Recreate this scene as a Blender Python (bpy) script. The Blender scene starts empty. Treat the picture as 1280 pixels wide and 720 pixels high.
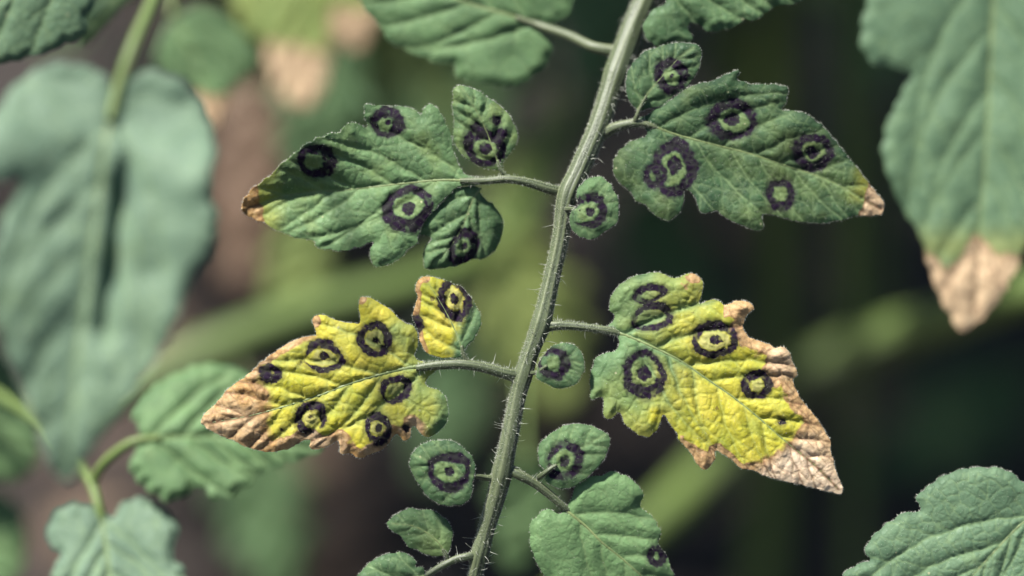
import bpy, math, random
import numpy as np
from mathutils import Vector, Matrix

# ------------------------------------------------------------------ camera, sky, sun, exposure
SC = bpy.context.scene
COL = SC.collection
D0 = 0.60                    # focus distance (m)
FRAME_W = 0.21               # width of the focus plane (m)
CAM_H = 0.70                 # camera height above the soil
PITCH = math.radians(30)     # looking down
FOCAL = 36.0 * D0 / FRAME_W

cam_d = bpy.data.cameras.new('camera')
cam = bpy.data.objects.new('camera', cam_d)
COL.objects.link(cam)
cam.location = (0, 0, CAM_H)
cam.rotation_euler = (math.pi / 2 - PITCH, 0, 0)
cam_d.sensor_width = 36.0
cam_d.lens = FOCAL
cam_d.clip_start = 0.01
cam_d.clip_end = 2000
cam_d.dof.use_dof = True
cam_d.dof.focus_distance = D0 - 0.001
cam_d.dof.aperture_fstop = 3.0
cam_d.dof.aperture_blades = 9
SC.camera = cam

FWD = np.array([0, math.cos(PITCH), -math.sin(PITCH)])
UPV = np.array([0, math.sin(PITCH), math.cos(PITCH)])
RGT = np.array([1.0, 0, 0])
sun_dir = -0.40 * RGT + 0.78 * UPV - 0.44 * FWD      # from the scene to the sun
sun_dir /= np.linalg.norm(sun_dir)
sun_el = math.asin(sun_dir[2])
sun_az = math.atan2(sun_dir[0], sun_dir[1])

world = bpy.data.worlds.new('World')
SC.world = world
world.use_nodes = True
wn = world.node_tree
wn.nodes.clear()
sky = wn.nodes.new('ShaderNodeTexSky')
sky.sky_type = 'NISHITA'
sky.sun_disc = False
sky.sun_elevation = sun_el
sky.sun_rotation = sun_az
bg = wn.nodes.new('ShaderNodeBackground')
bg.inputs['Strength'].default_value = 0.05
wo = wn.nodes.new('ShaderNodeOutputWorld')
wn.links.new(sky.outputs[0], bg.inputs[0])
wn.links.new(bg.outputs[0], wo.inputs[0])

sun_d = bpy.data.lights.new('sun', 'SUN')
sun_d.energy = 5.0
sun_d.angle = math.radians(4.0)
sun_d.color = (1.0, 0.97, 0.91)
sun = bpy.data.objects.new('sun', sun_d)
COL.objects.link(sun)
sun.rotation_euler = Vector(sun_dir).to_track_quat('Z', 'Y').to_euler()
sun.location = (0, 0, 3)

SC.view_settings.view_transform = 'Standard'
SC.view_settings.look = 'None'
SC.view_settings.gamma = 1.0
SC.view_settings.exposure = 1.62
SC.render.engine = 'CYCLES'
SC.cycles.use_denoising = True
SC.cycles.max_bounces = 8
SC.cycles.transparent_max_bounces = 8
try:
    SC.cycles.denoiser = 'OPENIMAGEDENOISE'
except Exception:
    pass

# ------------------------------------------------------------------ helpers
K = FRAME_W / D0 / 1280.0     # metres per pixel per metre of distance


def P(x, y, D):
    """pixel of the photograph + distance along the view axis -> world point(s)"""
    x = np.asarray(x, float); y = np.asarray(y, float); D = np.asarray(D, float)
    x, y, D = np.broadcast_arrays(x, y, D)
    v = FWD[None] + ((x.ravel() - 640) * K)[:, None] * RGT[None] + ((360 - y.ravel()) * K)[:, None] * UPV[None]
    return np.array([0, 0, CAM_H])[None] + D.ravel()[:, None] * v


def zoomed(ox, oy, sc, pts):
    return [(ox + a / sc, oy + b / sc) for a, b in pts]


def noise2(x, y, seed=0):
    """smooth value noise, about -1..1"""
    xi = np.floor(x).astype(np.int64); yi = np.floor(y).astype(np.int64)
    fx = x - xi; fy = y - yi
    fx = fx * fx * (3 - 2 * fx); fy = fy * fy * (3 - 2 * fy)

    def h(a, b):
        n = (a * 374761393 + b * 668265263 + seed * 974711) & 0x7fffffff
        n = ((n ^ (n >> 13)) * 1274126177) & 0x7fffffff
        n = n ^ (n >> 16)
        return (n & 0xffff) / 32767.5 - 1
    a = h(xi, yi); b = h(xi + 1, yi); c = h(xi, yi + 1); d = h(xi + 1, yi + 1)
    return (a * (1 - fx) + b * fx) * (1 - fy) + (c * (1 - fx) + d * fx) * fy


def fbm(x, y, seed=0, octv=3):
    x, y = 0.81 * x - 0.59 * y, 0.59 * x + 0.81 * y
    s = 0; a = 1.0; t = 0
    for o in range(octv):
        s = s + a * noise2(x * 2 ** o, y * 2 ** o, seed + 17 * o); t += a; a *= 0.5
    return s / t


def rnoise(x, y, seed=0):
    """value noise without lattice direction: three turned copies"""
    t = 0
    for k, a in enumerate((0.6, 1.75, 2.9)):
        t = t + noise2(x * math.cos(a) - y * math.sin(a) + 31 * k, x * math.sin(a) + y * math.cos(a), seed + 13 * k)
    return t * 0.55


def sstep(a, b, x):
    t = np.clip((x - a) / (b - a), 0, 1)
    return t * t * (3 - 2 * t)


def spline(pts, step, closed=False):
    """Catmull-Rom through the points, resampled evenly"""
    p = np.array(pts, float)
    n = len(p)
    if closed:
        q = np.vstack([p[-1], p, p[0], p[1]])
        m = n
    else:
        q = np.vstack([2 * p[0] - p[1], p, 2 * p[-1] - p[-2]])
        m = n - 1
    out = []
    for i in range(m):
        p0, p1, p2, p3 = q[i:i + 4]
        k = max(3, int(np.linalg.norm((p2 - p1)[:2]) / step * 2) + 1)
        t = np.linspace(0, 1, k, endpoint=False)[:, None]
        out.append(0.5 * (2 * p1 + (p2 - p0) * t + (2 * p0 - 5 * p1 + 4 * p2 - p3) * t ** 2 + (3 * p1 - p0 - 3 * p2 + p3) * t ** 3))
    c = np.vstack(out + ([q[1:2]] if closed else [q[-2:-1]]))
    d = np.r_[0, np.cumsum(np.linalg.norm(np.diff(c[:, :2], axis=0), axis=1))]
    k = max(4, int(d[-1] / step))
    s = np.linspace(0, d[-1], k + 1)
    r = np.stack([np.interp(s, d, c[:, j]) for j in range(c.shape[1])], 1)
    return r[:-1] if closed else r


def nearest(pts, samples, chunk=4000):
    """distance to and index of the nearest sample"""
    dist = np.empty(len(pts)); idx = np.empty(len(pts), int)
    s2 = (samples ** 2).sum(1)
    for a in range(0, len(pts), chunk):
        p = pts[a:a + chunk]
        d = (p ** 2).sum(1)[:, None] + s2[None] - 2 * p @ samples.T
        i = d.argmin(1)
        idx[a:a + chunk] = i
        dist[a:a + chunk] = np.sqrt(np.maximum(d[np.arange(len(p)), i], 0))
    return dist, idx


def inside(pts, poly):
    x, y = pts[:, 0], pts[:, 1]
    r = np.zeros(len(pts), bool)
    a = poly; b = np.roll(poly, -1, axis=0)
    for (x0, y0), (x1, y1) in zip(a, b):
        if y0 == y1:
            continue
        c = (y0 > y) != (y1 > y)
        if c.any():
            r ^= c & (x < (x1 - x0) * (y - y0) / (y1 - y0) + x0)
    return r


def mesh_obj(name, verts, faces, mat, parent=None, origin=None, attrs=None, smooth=True, kind=None):
    me = bpy.data.meshes.new(name)
    v = np.asarray(verts, float)
    if origin is not None:
        v = v - np.asarray(origin)[None]
    me.from_pydata(v.tolist(), [], faces if isinstance(faces, list) else faces.tolist())
    if attrs:
        for k, val in attrs.items():
            at = me.attributes.new(k, 'FLOAT', 'POINT')
            at.data.foreach_set('value', np.asarray(val, np.float32))
    if smooth:
        me.polygons.foreach_set('use_smooth', [True] * len(me.polygons))
    me.materials.append(mat)
    me.update()
    o = bpy.data.objects.new(name, me)
    COL.objects.link(o)
    if parent is not None:
        o.parent = parent
    if kind:
        o['kind'] = kind
    return o


def thing(name, label, cat, loc, group=None):
    o = bpy.data.objects.new(name, None)
    COL.objects.link(o)
    o.empty_display_size = 0.01
    o.location = Vector(loc)
    o['label'] = label
    o['category'] = cat
    if group:
        o['group'] = group
    return o


def org(t):
    while t.parent is not None:
        t = t.parent
    return np.array(t.location)


def copy_tree(o, parent=None):
    c = o.copy()
    COL.objects.link(c)
    c.parent = parent
    for ch in list(o.children):
        copy_tree(ch, c)
    return c


# ------------------------------------------------------------------ materials
def mat_new(name):
    m = bpy.data.materials.new(name)
    m.use_nodes = True
    nt = m.node_tree
    nt.nodes.clear()
    return m, nt


class NB:
    def __init__(self, nt):
        self.nt = nt

    def n(self, t, **kw):
        nd = self.nt.nodes.new(t)
        for k, v in kw.items():
            setattr(nd, k, v)
        return nd

    def l(self, a, b):
        self.nt.links.new(a, b)

    def attr(self, name):
        return self.n('ShaderNodeAttribute', attribute_name=name).outputs['Fac']

    def val(self, sock, v):
        if isinstance(v, (int, float)):
            sock.default_value = v
        elif isinstance(v, (tuple, list)):
            sock.default_value = (*v, 1) if len(v) == 3 else v
        else:
            self.l(v, sock)

    def mix(self, f, a, b):
        nd = self.n('ShaderNodeMix', data_type='RGBA')
        self.val(nd.inputs[0], f); self.val(nd.inputs[6], a); self.val(nd.inputs[7], b)
        return nd.outputs[2]

    def math(self, op, a, b=0.0, clamp=False):
        nd = self.n('ShaderNodeMath', operation=op, use_clamp=clamp)
        self.val(nd.inputs[0], a); self.val(nd.inputs[1], b)
        return nd.outputs[0]

    def noise(self, scale, detail=3, rough=0.55, coord=None):
        nd = self.n('ShaderNodeTexNoise')
        nd.inputs['Scale'].default_value = scale
        nd.inputs['Detail'].default_value = detail
        nd.inputs['Roughness'].default_value = rough
        self.l(coord if coord is not None else self.n('ShaderNodeTexCoord').outputs['Object'], nd.inputs['Vector'])
        return nd.outputs['Fac']

    def ramp(self, f, stops):
        nd = self.n('ShaderNodeValToRGB')
        while len(nd.color_ramp.elements) < len(stops):
            nd.color_ramp.elements.new(0.5)
        for e, (p, c) in zip(nd.color_ramp.elements, stops):
            e.position = p
            e.color = (*c, 1) if len(c) == 3 else c
        self.l(f, nd.inputs[0])
        return nd.outputs[0]


def leaf_material(name, dark, light, trans=0.22, sheen=0.02, rough=0.60, dead=((0.16, 0.080, 0.026), (0.37, 0.215, 0.078), (0.52, 0.35, 0.17))):
    m, nt = mat_new(name)
    b = NB(nt)
    tone = b.attr('tone')
    mott = b.noise(260, 4)                        # faint mottling a few millimetres wide
    fine = b.noise(2600, 2)                       # cell grain
    t = b.math('ADD', tone, b.math('MULTIPLY', b.math('SUBTRACT', mott, 0.5), 0.95), True)
    green = b.mix(t, dark, light)
    yel = b.ramp(b.noise(150, 5, 0.6), [(0.28, (0.25, 0.27, 0.019)), (0.48, (0.38, 0.34, 0.022)), (0.7, (0.50, 0.42, 0.052))])
    col = b.mix(b.attr('yellow'), green, yel)
    halo_col = b.mix(b.attr('yellow'), b.mix(b.noise(700, 3), (0.065, 0.125, 0.035), (0.15, 0.19, 0.062)), b.mix(b.noise(700, 3), (0.22, 0.22, 0.055), (0.40, 0.34, 0.15)))
    col = b.mix(b.math('MULTIPLY', b.attr('halo'), 0.75), col, halo_col)
    vein = b.attr('vein')
    vcol = b.mix(b.attr('yellow'), (0.16, 0.23, 0.095), (0.27, 0.30, 0.07))
    col = b.mix(b.math('MULTIPLY', vein, 0.68), col, vcol)
    fv = b.n('ShaderNodeTexVoronoi')
    fv.inputs['Scale'].default_value = 190
    b.l(b.n('ShaderNodeTexCoord').outputs['Object'], fv.inputs['Vector'])
    fk = b.n('ShaderNodeSeparateColor')
    b.l(fv.outputs['Color'], fk.inputs[0])
    fl = b.math('MULTIPLY', b.math('LESS_THAN', b.math('ADD', fv.outputs['Distance'], b.math('MULTIPLY', fine, 0.1)), 0.15), b.math('GREATER_THAN', fk.outputs[1], 0.80))
    col = b.mix(b.math('MULTIPLY', fl, b.math('MULTIPLY', b.attr('yellow'), 0.75)), col, (0.07, 0.035, 0.012))
    ne = b.attr('necro')
    br = b.noise(520, 4, 0.65)
    tan = b.ramp(br, list(zip((0.28, 0.5, 0.72), dead)))
    pale = b.mix(br, (0.42, 0.29, 0.17), (0.68, 0.56, 0.42))
    tan = b.mix(b.attr('bleach'), tan, pale)
    tan = b.mix(b.math('MULTIPLY', vein, 1.0, True), tan, (0.11, 0.05, 0.025))
    rim = b.ramp(ne, [(0.18, (0, 0, 0)), (0.45, (1, 1, 1)), (0.60, (1, 1, 1)), (0.85, (0, 0, 0))])
    ncol = b.mix(b.math('MULTIPLY', rim, 0.55), tan, (0.15, 0.07, 0.022))
    nmask = b.ramp(ne, [(0.25, (0, 0, 0)), (0.6, (1, 1, 1))])
    col = b.mix(nmask, col, ncol)
    le = b.math('MULTIPLY', b.math('SUBTRACT', b.attr('lesion'), 0.08), 1.35, True)
    lcol = b.mix(b.noise(1400, 3), (0.0045, 0.0028, 0.0070), (0.0230, 0.0130, 0.0300))
    col = b.mix(le, col, lcol)
    g = b.math('ADD', b.math('MULTIPLY', fine, 0.30), 0.85)
    mul = b.n('ShaderNodeMix', data_type='RGBA', blend_type='MULTIPLY')
    mul.inputs[0].default_value = 1
    b.l(col, mul.inputs[6])
    cmb = b.n('ShaderNodeCombineColor')
    for i in range(3):
        b.l(g, cmb.inputs[i])
    b.l(cmb.outputs[0], mul.inputs[7])
    col = mul.outputs[2]
    # sparse pale specks (glands, dust)
    vor = b.n('ShaderNodeTexVoronoi')
    vor.inputs['Scale'].default_value = 300
    b.l(b.n('ShaderNodeTexCoord').outputs['Object'], vor.inputs['Vector'])
    sp = b.math('LESS_THAN', vor.outputs['Distance'], 0.075)
    keep = b.n('ShaderNodeSeparateColor')
    b.l(vor.outputs['Color'], keep.inputs[0])
    sp = b.math('MULTIPLY', sp, b.math('GREATER_THAN', keep.outputs[0], 0.80))
    col = b.mix(b.math('MULTIPLY', sp, 0.65), col, (0.34, 0.33, 0.19))

    net = b.n('ShaderNodeTexVoronoi', feature='DISTANCE_TO_EDGE')
    net.inputs['Scale'].default_value = 620
    nco = b.n('ShaderNodeMix', data_type='VECTOR')
    nco.inputs[0].default_value = 0.0006
    nz = b.n('ShaderNodeTexNoise'); nz.inputs['Scale'].default_value = 500
    b.l(b.n('ShaderNodeTexCoord').outputs['Object'], nco.inputs[4]); b.l(nz.outputs['Color'], nco.inputs[5])
    b.l(nco.outputs[1], net.inputs['Vector'])
    netf = b.math('MULTIPLY', net.outputs['Distance'], 5.0, True)
    col = b.mix(b.math('MULTIPLY', b.math('SUBTRACT', 1.0, netf), 0.13), col, b.mix(0.5, vcol, (0.02, 0.035, 0.012)))

    bump = b.n('ShaderNodeBump')
    bump.inputs['Strength'].default_value = 0.6
    bump.inputs['Distance'].default_value = 0.00025
    b.l(b.math('ADD', b.math('ADD', b.math('MULTIPLY', b.noise(1500, 3), 0.6), b.math('MULTIPLY', fine, 0.5)), b.math('MULTIPLY', netf, 0.35)), bump.inputs['Height'])
    pr = b.n('ShaderNodeBsdfPrincipled')
    b.l(col, pr.inputs['Base Color'])
    pr.inputs['Roughness'].default_value = rough
    b.l(b.math('SUBTRACT', 0.32, b.math('MULTIPLY', le, 0.27)), pr.inputs['Specular IOR Level'])
    pr.inputs['Sheen Weight'].default_value = sheen
    pr.inputs['Sheen Roughness'].default_value = 0.45
    pr.inputs['Sheen Tint'].default_value = (0.85, 0.95, 1.0, 1)
    b.l(bump.outputs[0], pr.inputs['Normal'])
    tr = b.n('ShaderNodeBsdfTranslucent')
    hs = b.n('ShaderNodeHueSaturation')
    hs.inputs['Value'].default_value = 1.5
    hs.inputs['Saturation'].default_value = 1.15
    b.l(col, hs.inputs['Color'])
    b.l(hs.outputs[0], tr.inputs['Color'])
    mx = b.n('ShaderNodeMixShader')
    mx.inputs[0].default_value = trans
    b.l(pr.outputs[0], mx.inputs[1]); b.l(tr.outputs[0], mx.inputs[2])
    out = b.n('ShaderNodeOutputMaterial')
    b.l(mx.outputs[0], out.inputs[0])
    return m


def stem_material(name, c1, c2, c3, sheen=0.08, spec=0.36):
    m, nt = mat_new(name)
    b = NB(nt)
    st = b.attr('stripe')
    col = b.ramp(st, [(0.15, c1), (0.5, c2), (0.9, c3)])
    f = b.noise(900, 4, 0.6)
    col = b.mix(b.math('MULTIPLY', f, 0.45), col, c1)
    bump = b.n('ShaderNodeBump')
    bump.inputs['Strength'].default_value = 0.5
    bump.inputs['Distance'].default_value = 0.0002
    b.l(b.noise(1800, 3), bump.inputs['Height'])
    pr = b.n('ShaderNodeBsdfPrincipled')
    b.l(col, pr.inputs['Base Color'])
    pr.inputs['Roughness'].default_value = 0.5
    pr.inputs['Specular IOR Level'].default_value = spec
    pr.inputs['Sheen Weight'].default_value = sheen
    pr.inputs['Sheen Roughness'].default_value = 0.4
    pr.inputs['Subsurface Weight'].default_value = 0.08
    pr.inputs['Subsurface Radius'].default_value = (0.0008, 0.001, 0.0004)
    pr.inputs['Subsurface Scale'].default_value = 1.0
    b.l(bump.outputs[0], pr.inputs['Normal'])
    out = b.n('ShaderNodeOutputMaterial')
    b.l(pr.outputs[0], out.inputs[0])
    return m


def hair_material():
    m, nt = mat_new('leaf_hair_white')
    b = NB(nt)
    pr = b.n('ShaderNodeBsdfPrincipled')
    col = b.mix(b.noise(300, 2), (0.40, 0.43, 0.35), (0.62, 0.62, 0.55))
    b.l(col, pr.inputs['Base Color'])
    pr.inputs['Roughness'].default_value = 0.4
    tr = b.n('ShaderNodeBsdfTranslucent')
    b.l(col, tr.inputs['Color'])
    mx = b.n('ShaderNodeMixShader')
    mx.inputs[0].default_value = 0.4
    b.l(pr.outputs[0], mx.inputs[1]); b.l(tr.outputs[0], mx.inputs[2])
    out = b.n('ShaderNodeOutputMaterial')
    b.l(mx.outputs[0], out.inputs[0])
    return m


def soil_material():
    m, nt = mat_new('soil_brown')
    b = NB(nt)
    n1 = b.noise(9, 5, 0.6); n2 = b.noise(60, 5, 0.7)
    c = b.ramp(n1, [(0.3, (0.006, 0.003, 0.002)), (0.5, (0.018, 0.010, 0.006)), (0.7, (0.045, 0.024, 0.014))])
    c = b.mix(b.math('MULTIPLY', n2, 0.7), c, (0.006, 0.004, 0.003))
    bump = b.n('ShaderNodeBump')
    bump.inputs['Strength'].default_value = 0.9
    bump.inputs['Distance'].default_value = 0.01
    b.l(n2, bump.inputs['Height'])
    pr = b.n('ShaderNodeBsdfPrincipled')
    b.l(c, pr.inputs['Base Color'])
    pr.inputs['Roughness'].default_value = 0.9
    b.l(bump.outputs[0], pr.inputs['Normal'])
    out = b.n('ShaderNodeOutputMaterial')
    b.l(pr.outputs[0], out.inputs[0])
    return m


M_LEAF = leaf_material('tomato_leaf_green', (0.016, 0.048, 0.018), (0.112, 0.200, 0.078))
M_SKYTINT = leaf_material('tomato_leaf_sky_tint', (0.022, 0.060, 0.030), (0.112, 0.185, 0.100), sheen=0.08)  # blue cast of the sky mixed into the leaf green
M_SKYSHEEN = leaf_material('tomato_leaf_sky_sheen', (0.034, 0.074, 0.046), (0.122, 0.186, 0.120), sheen=0.15)  # greyer blue: sky sheen on the leaf face put into the base colour
M_DEAD = leaf_material('withered_leaf_brown', (0.035, 0.080, 0.030), (0.085, 0.150, 0.055), trans=0.2, sheen=0.0, dead=((0.085, 0.050, 0.034), (0.155, 0.095, 0.066), (0.215, 0.145, 0.105)))
M_BACK = leaf_material('tomato_leaf_plain', (0.035, 0.080, 0.030), (0.085, 0.150, 0.055), trans=0.30, sheen=0.08)
M_STEM = stem_material('tomato_stem_green', (0.022, 0.031, 0.014), (0.062, 0.078, 0.037), (0.125, 0.142, 0.074))
M_BSTEM = stem_material('tomato_stem_far', (0.050, 0.080, 0.018), (0.082, 0.120, 0.030), (0.120, 0.160, 0.048), 0.04, 0.3)
M_RIB = stem_material('midrib_pale', (0.085, 0.11, 0.040), (0.13, 0.165, 0.062), (0.18, 0.22, 0.09))
M_HAIR = hair_material()
M_SOIL = soil_material()

RNG = np.random.default_rng(11)

# ------------------------------------------------------------------ leaf blade builder
def make_veins(poly, mid, nsec, rng, first=0.05, angle=50):
    """secondary veins from the midrib out to the margin"""
    L = len(mid)
    veins = []; minor = []
    d = np.gradient(mid, axis=0)
    d /= np.linalg.norm(d, axis=1)[:, None] + 1e-9
    for side in (-1, 1):
        for k in range(nsec):
            t = first + (0.93 - first) * max(0.0, (k + 0.25 * (side > 0) + rng.uniform(-.12, .12)) / nsec) ** 0.92
            i = int(np.clip(t, 0, 0.97) * (L - 1))
            a = math.radians(angle * (1 - 0.30 * t) + rng.uniform(-5, 5)) * side
            p = mid[i].copy()
            v = d[i]
            pts = [p.copy()]
            bend = -side * math.radians(0.22)
            for s in range(260):
                w = np.array([v[0] * math.cos(a) - v[1] * math.sin(a), v[0] * math.sin(a) + v[1] * math.cos(a)])
                p = p + w * 1.2
                a += bend
                pts.append(p.copy())
                if s % 6 == 5 and not inside(p[None], poly)[0]:
                    break
            pts = np.array(pts)
            veins.append(pts)
            # two side veinlets, one on each side
            if len(pts) > 30:
                for f, sg in ((0.42, 1), (0.60, -1), (0.76, 1)):
                    j = int(len(pts) * f)
                    w = pts[min(j + 2, len(pts) - 1)] - pts[j - 2]
                    w /= np.linalg.norm(w) + 1e-9
                    an = math.radians(38) * sg
                    q = pts[j]
                    w = np.array([w[0] * math.cos(an) - w[1] * math.sin(an), w[0] * math.sin(an) + w[1] * math.cos(an)])
                    n = int(len(pts) * 0.36 * rng.uniform(.7, 1.1))
                    minor.append(q[None] + w[None] * np.arange(n)[:, None] * 1.2)
    return veins, minor


def blade(name, parent, outline, midrib, D=None, mapf=None, g=1.6, mat=None, nsec=6, seed=1,
          pose=None, bul=5.0, bul3=1.3, cell=15, wav=4.0, curl=1.8, lesions=(), necro=None, yellow=None,
          tone=0.55, tone_fn=None, bleach=None, micro=1.2, teeth=None, thick=1.0, rib=3.0, rib_mat=None,
          hairs=0.0, angle=50, rib_name='midrib', rib_skip=0.0, pil=7.0):
    """One leaf blade: outline + midrib in photograph pixels, raised into relief along its own depth.
    pose(t, s) -> height towards the viewer in pixels (t along the midrib 0..1, s signed pixels off it)."""
    rng = np.random.default_rng(seed)
    poly = spline(outline, 1.0, True)
    if micro:
        tg = np.roll(poly, -1, 0) - np.roll(poly, 1, 0)
        nr = np.stack([tg[:, 1], -tg[:, 0]], 1) / (np.linalg.norm(tg, axis=1)[:, None] + 1e-9)
        k = np.arange(len(poly))
        poly = poly + nr * (micro * (noise2(k / 7.0, k * 0 + .5, seed) + 0.6 * noise2(k / 2.6, k * 0 + .5, seed + 3)))[:, None]
    if teeth:
        tg = np.roll(poly, -3, 0) - np.roll(poly, 3, 0)
        nr = np.stack([tg[:, 1], -tg[:, 0]], 1) / (np.linalg.norm(tg, axis=1)[:, None] + 1e-9)
        area = 0.5 * (poly[:, 0] * np.roll(poly[:, 1], -1) - np.roll(poly[:, 0], -1) * poly[:, 1]).sum()
        k = np.arange(len(poly)) + 0.45 * teeth[1] * noise2(np.arange(len(poly)) / teeth[1] / 1.3, np.zeros(len(poly)) + .5, seed + 77)
        sc_ = (np.abs(np.sin(math.pi * k / teeth[1])) ** 0.7 - 0.6) * teeth[0] * (0.75 + 0.5 * noise2(k / 60, k * 0 + .2, seed + 78))
        poly = poly + nr * (sc_ * (1 if area > 0 else -1))[:, None]
    mid = spline(midrib, 1.0)
    lo = poly.min(0) - g; hi = poly.max(0) + g
    nx = int((hi[0] - lo[0]) / g) + 2; ny = int((hi[1] - lo[1]) / g) + 2
    X, Y = np.meshgrid(lo[0] + g * np.arange(nx), lo[1] + g * np.arange(ny))
    pts = np.stack([X.ravel(), Y.ravel()], 1)
    ins = inside(pts, poly)
    I = np.arange(nx * ny).reshape(ny, nx)
    quads = np.stack([I[:-1, :-1], I[1:, :-1], I[1:, 1:], I[:-1, 1:]], -1).reshape(-1, 4)
    quads = quads[ins[quads].sum(1) >= 1]
    used = np.unique(quads)
    remap = -np.ones(nx * ny, int); remap[used] = np.arange(len(used))
    quads = remap[quads]
    pts = pts[used]; ins = ins[used]
    fine = spline(poly, 0.4, True) if len(poly) < 4000 else poly
    de, ie = nearest(pts, fine)
    pts[~ins] = fine[ie[~ins]]
    de[~ins] = 0
    # vein fields
    dm, im = nearest(pts, mid)
    tt = im / max(1, len(mid) - 1)
    tg = np.gradient(mid, axis=0)
    tg /= np.linalg.norm(tg, axis=1)[:, None] + 1e-9
    rel = pts - mid[im]
    ss = tg[im, 0] * rel[:, 1] - tg[im, 1] * rel[:, 0]
    ss = np.sign(ss) * dm
    veins, minor = make_veins(poly, mid, nsec, rng, angle=angle)
    vs = np.vstack(veins)
    vm = np.vstack(minor) if minor else vs
    warp = np.stack([noise2(pts[:, 0] / 14, pts[:, 1] / 14, seed + 5), noise2(pts[:, 0] / 14, pts[:, 1] / 14, seed + 9)], 1) * 1.8
    dv, _ = nearest(pts + warp, vs)
    dv = np.minimum(dv, dm)
    dn_, _ = nearest(pts + warp, vm)
    dn_ = np.minimum(dv, dn_)
    ext = (hi - lo)
    ns = max(6, int(ext[0] * ext[1] / cell ** 2))
    sites = lo + rng.random((ns, 2)) * ext
    F = np.empty(len(pts))
    for a in range(0, len(pts), 4000):
        q = (pts + warp)[a:a + 4000]
        dd = ((q[:, None] - sites[None]) ** 2).sum(2)
        pt = np.partition(dd, 1, axis=1)[:, :2]
        F[a:a + 4000] = np.sqrt(pt[:, 1]) - np.sqrt(pt[:, 0])
    edge = sstep(0, 12, de)
    # height (pixels towards the viewer)
    h = 1.2 * bul * (1 - np.exp(-(dv / pil) ** 1.25)) * (0.35 + 0.65 * edge) * (0.85 + 0.3 * noise2(pts[:, 0] / 40, pts[:, 1] / 40, seed + 2))
    h += 0.28 * bul * (1 - np.exp(-dn_ / 4.0)) * (0.3 + 0.7 * edge)
    h += bul3 * 0.55 * sstep(0, 4, F) * (0.3 + 0.7 * edge)
    h += wav * fbm(pts[:, 0] / 55, pts[:, 1] / 55, seed + 21, 2)
    h -= curl * np.exp(-de / 7.0)
    base_pose = (lambda t, s: 0 * t) if pose is None else pose
    h += base_pose(tt, ss)
    # lesions: concentric dark rings
    les = np.zeros(len(pts)); halo = np.zeros(len(pts))
    for li, L in enumerate(lesions):
        cx, cy, ro, ri, rc = L[:5]
        asp = L[5] if len(L) > 5 else 1.0       # y/x ratio
        rot = math.radians(L[6]) if len(L) > 6 else 0
        gap = L[7] if len(L) > 7 else None      # angle at which the ring is thin
        dx = pts[:, 0] - cx; dy = pts[:, 1] - cy
        u = dx * math.cos(rot) + dy * math.sin(rot); v = (-dx * math.sin(rot) + dy * math.cos(rot)) / asp
        th = np.arctan2(v, u)
        r = np.hypot(u, v)
        sd = seed * 31 + li * 7
        ro = ro * 1.04; ri = ri * 0.92
        r = r * (1 + 0.15 * rnoise(np.cos(th) * 1.1 + 9, np.sin(th) * 1.3 + li, sd) + 0.05 * rnoise(np.cos(th) * 4 + 3, np.sin(th) * 4, sd + 1))
        r = r + 1.2 * rnoise(pts[:, 0] / 3.0, pts[:, 1] / 3.0, sd + 2) + 1.0 * rnoise(np.cos(th) * 9, np.sin(th) * 9, sd + 3)
        ring = sstep(ro + 1.8, ro - 2.0, r)
        off = rng.normal(0, 0.07, 2) * ro; wob = rng.uniform(-.16, .16)
        rq = r + off[0] * np.cos(th) + off[1] * np.sin(th) + wob * ri * np.cos(2 * th + sd) + 1.0 * rnoise(pts[:, 0] / 4.2, pts[:, 1] / 4.2, sd + 12)
        if ri > 0:
            rin = np.full(len(pts), float(ri))
            if gap is not None:
                rin = ri + (ro - ri) * 0.75 * np.exp(-((np.angle(np.exp(1j * (th - math.radians(gap)))) / 0.6) ** 2))
            ring = ring * sstep(rin - 2.6, rin + 2.0, rq)
            if rc > 0:
                ring = np.maximum(ring, sstep(rc + 1.2, rc - 1.4, r + 1.0 * rnoise(pts[:, 0] / 4, pts[:, 1] / 4, sd + 5)))
            halo = np.maximum(halo, sstep(ri + 1, ri - 3, rq))
        ring = np.maximum(ring, 0.42 * sstep(ro + 5.5, ro, r + 2.0 * rnoise(pts[:, 0] / 5, pts[:, 1] / 5, sd + 8)) * (r > ro - 1.5))
        les = np.maximum(les, ring * (1 - 0.42 * sstep(0.15, 0.9, rnoise(pts[:, 0] / 6, pts[:, 1] / 6, sd + 6))))
        halo = np.maximum(halo, 0.35 * sstep(ro + 7, ro, r) * (r > ro))
        h -= 0.8 * ring
    les = np.clip(les, 0, 1)
    # other pigments
    ctx = dict(x=pts[:, 0], y=pts[:, 1], t=tt, s=ss, de=de, dv=dv, seed=seed)
    ne = np.zeros(len(pts)) if necro is None else np.clip(necro(ctx), 0, 1)
    ye = np.zeros(len(pts)) if yellow is None else np.clip(yellow(ctx), 0, 1)
    bl = np.zeros(len(pts)) if bleach is None else np.clip(bleach(ctx), 0, 1)
    to = np.full(len(pts), tone) + 0.18 * fbm(pts[:, 0] / 30, pts[:, 1] / 30, seed + 31, 2)
    if tone_fn is not None:
        to = to + tone_fn(ctx)
    to -= 0.15 * np.exp(-de / 3.0)
    ve = np.maximum(np.exp(-(dm / 2.2) ** 2), np.maximum.reduce([0.85 * np.exp(-(dv / 1.3) ** 2), 0.6 * np.exp(-(dn_ / 1.1) ** 2), 0.5 * np.exp(-(F / 1.0) ** 2) * sstep(2, 8, de)]))
    if ne.max() > 0.5:                        # dead tissue puckers
        h += sstep(0.4, 0.9, ne) * (1.6 * fbm(pts[:, 0] / 9, pts[:, 1] / 9, seed + 41, 3))
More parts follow.
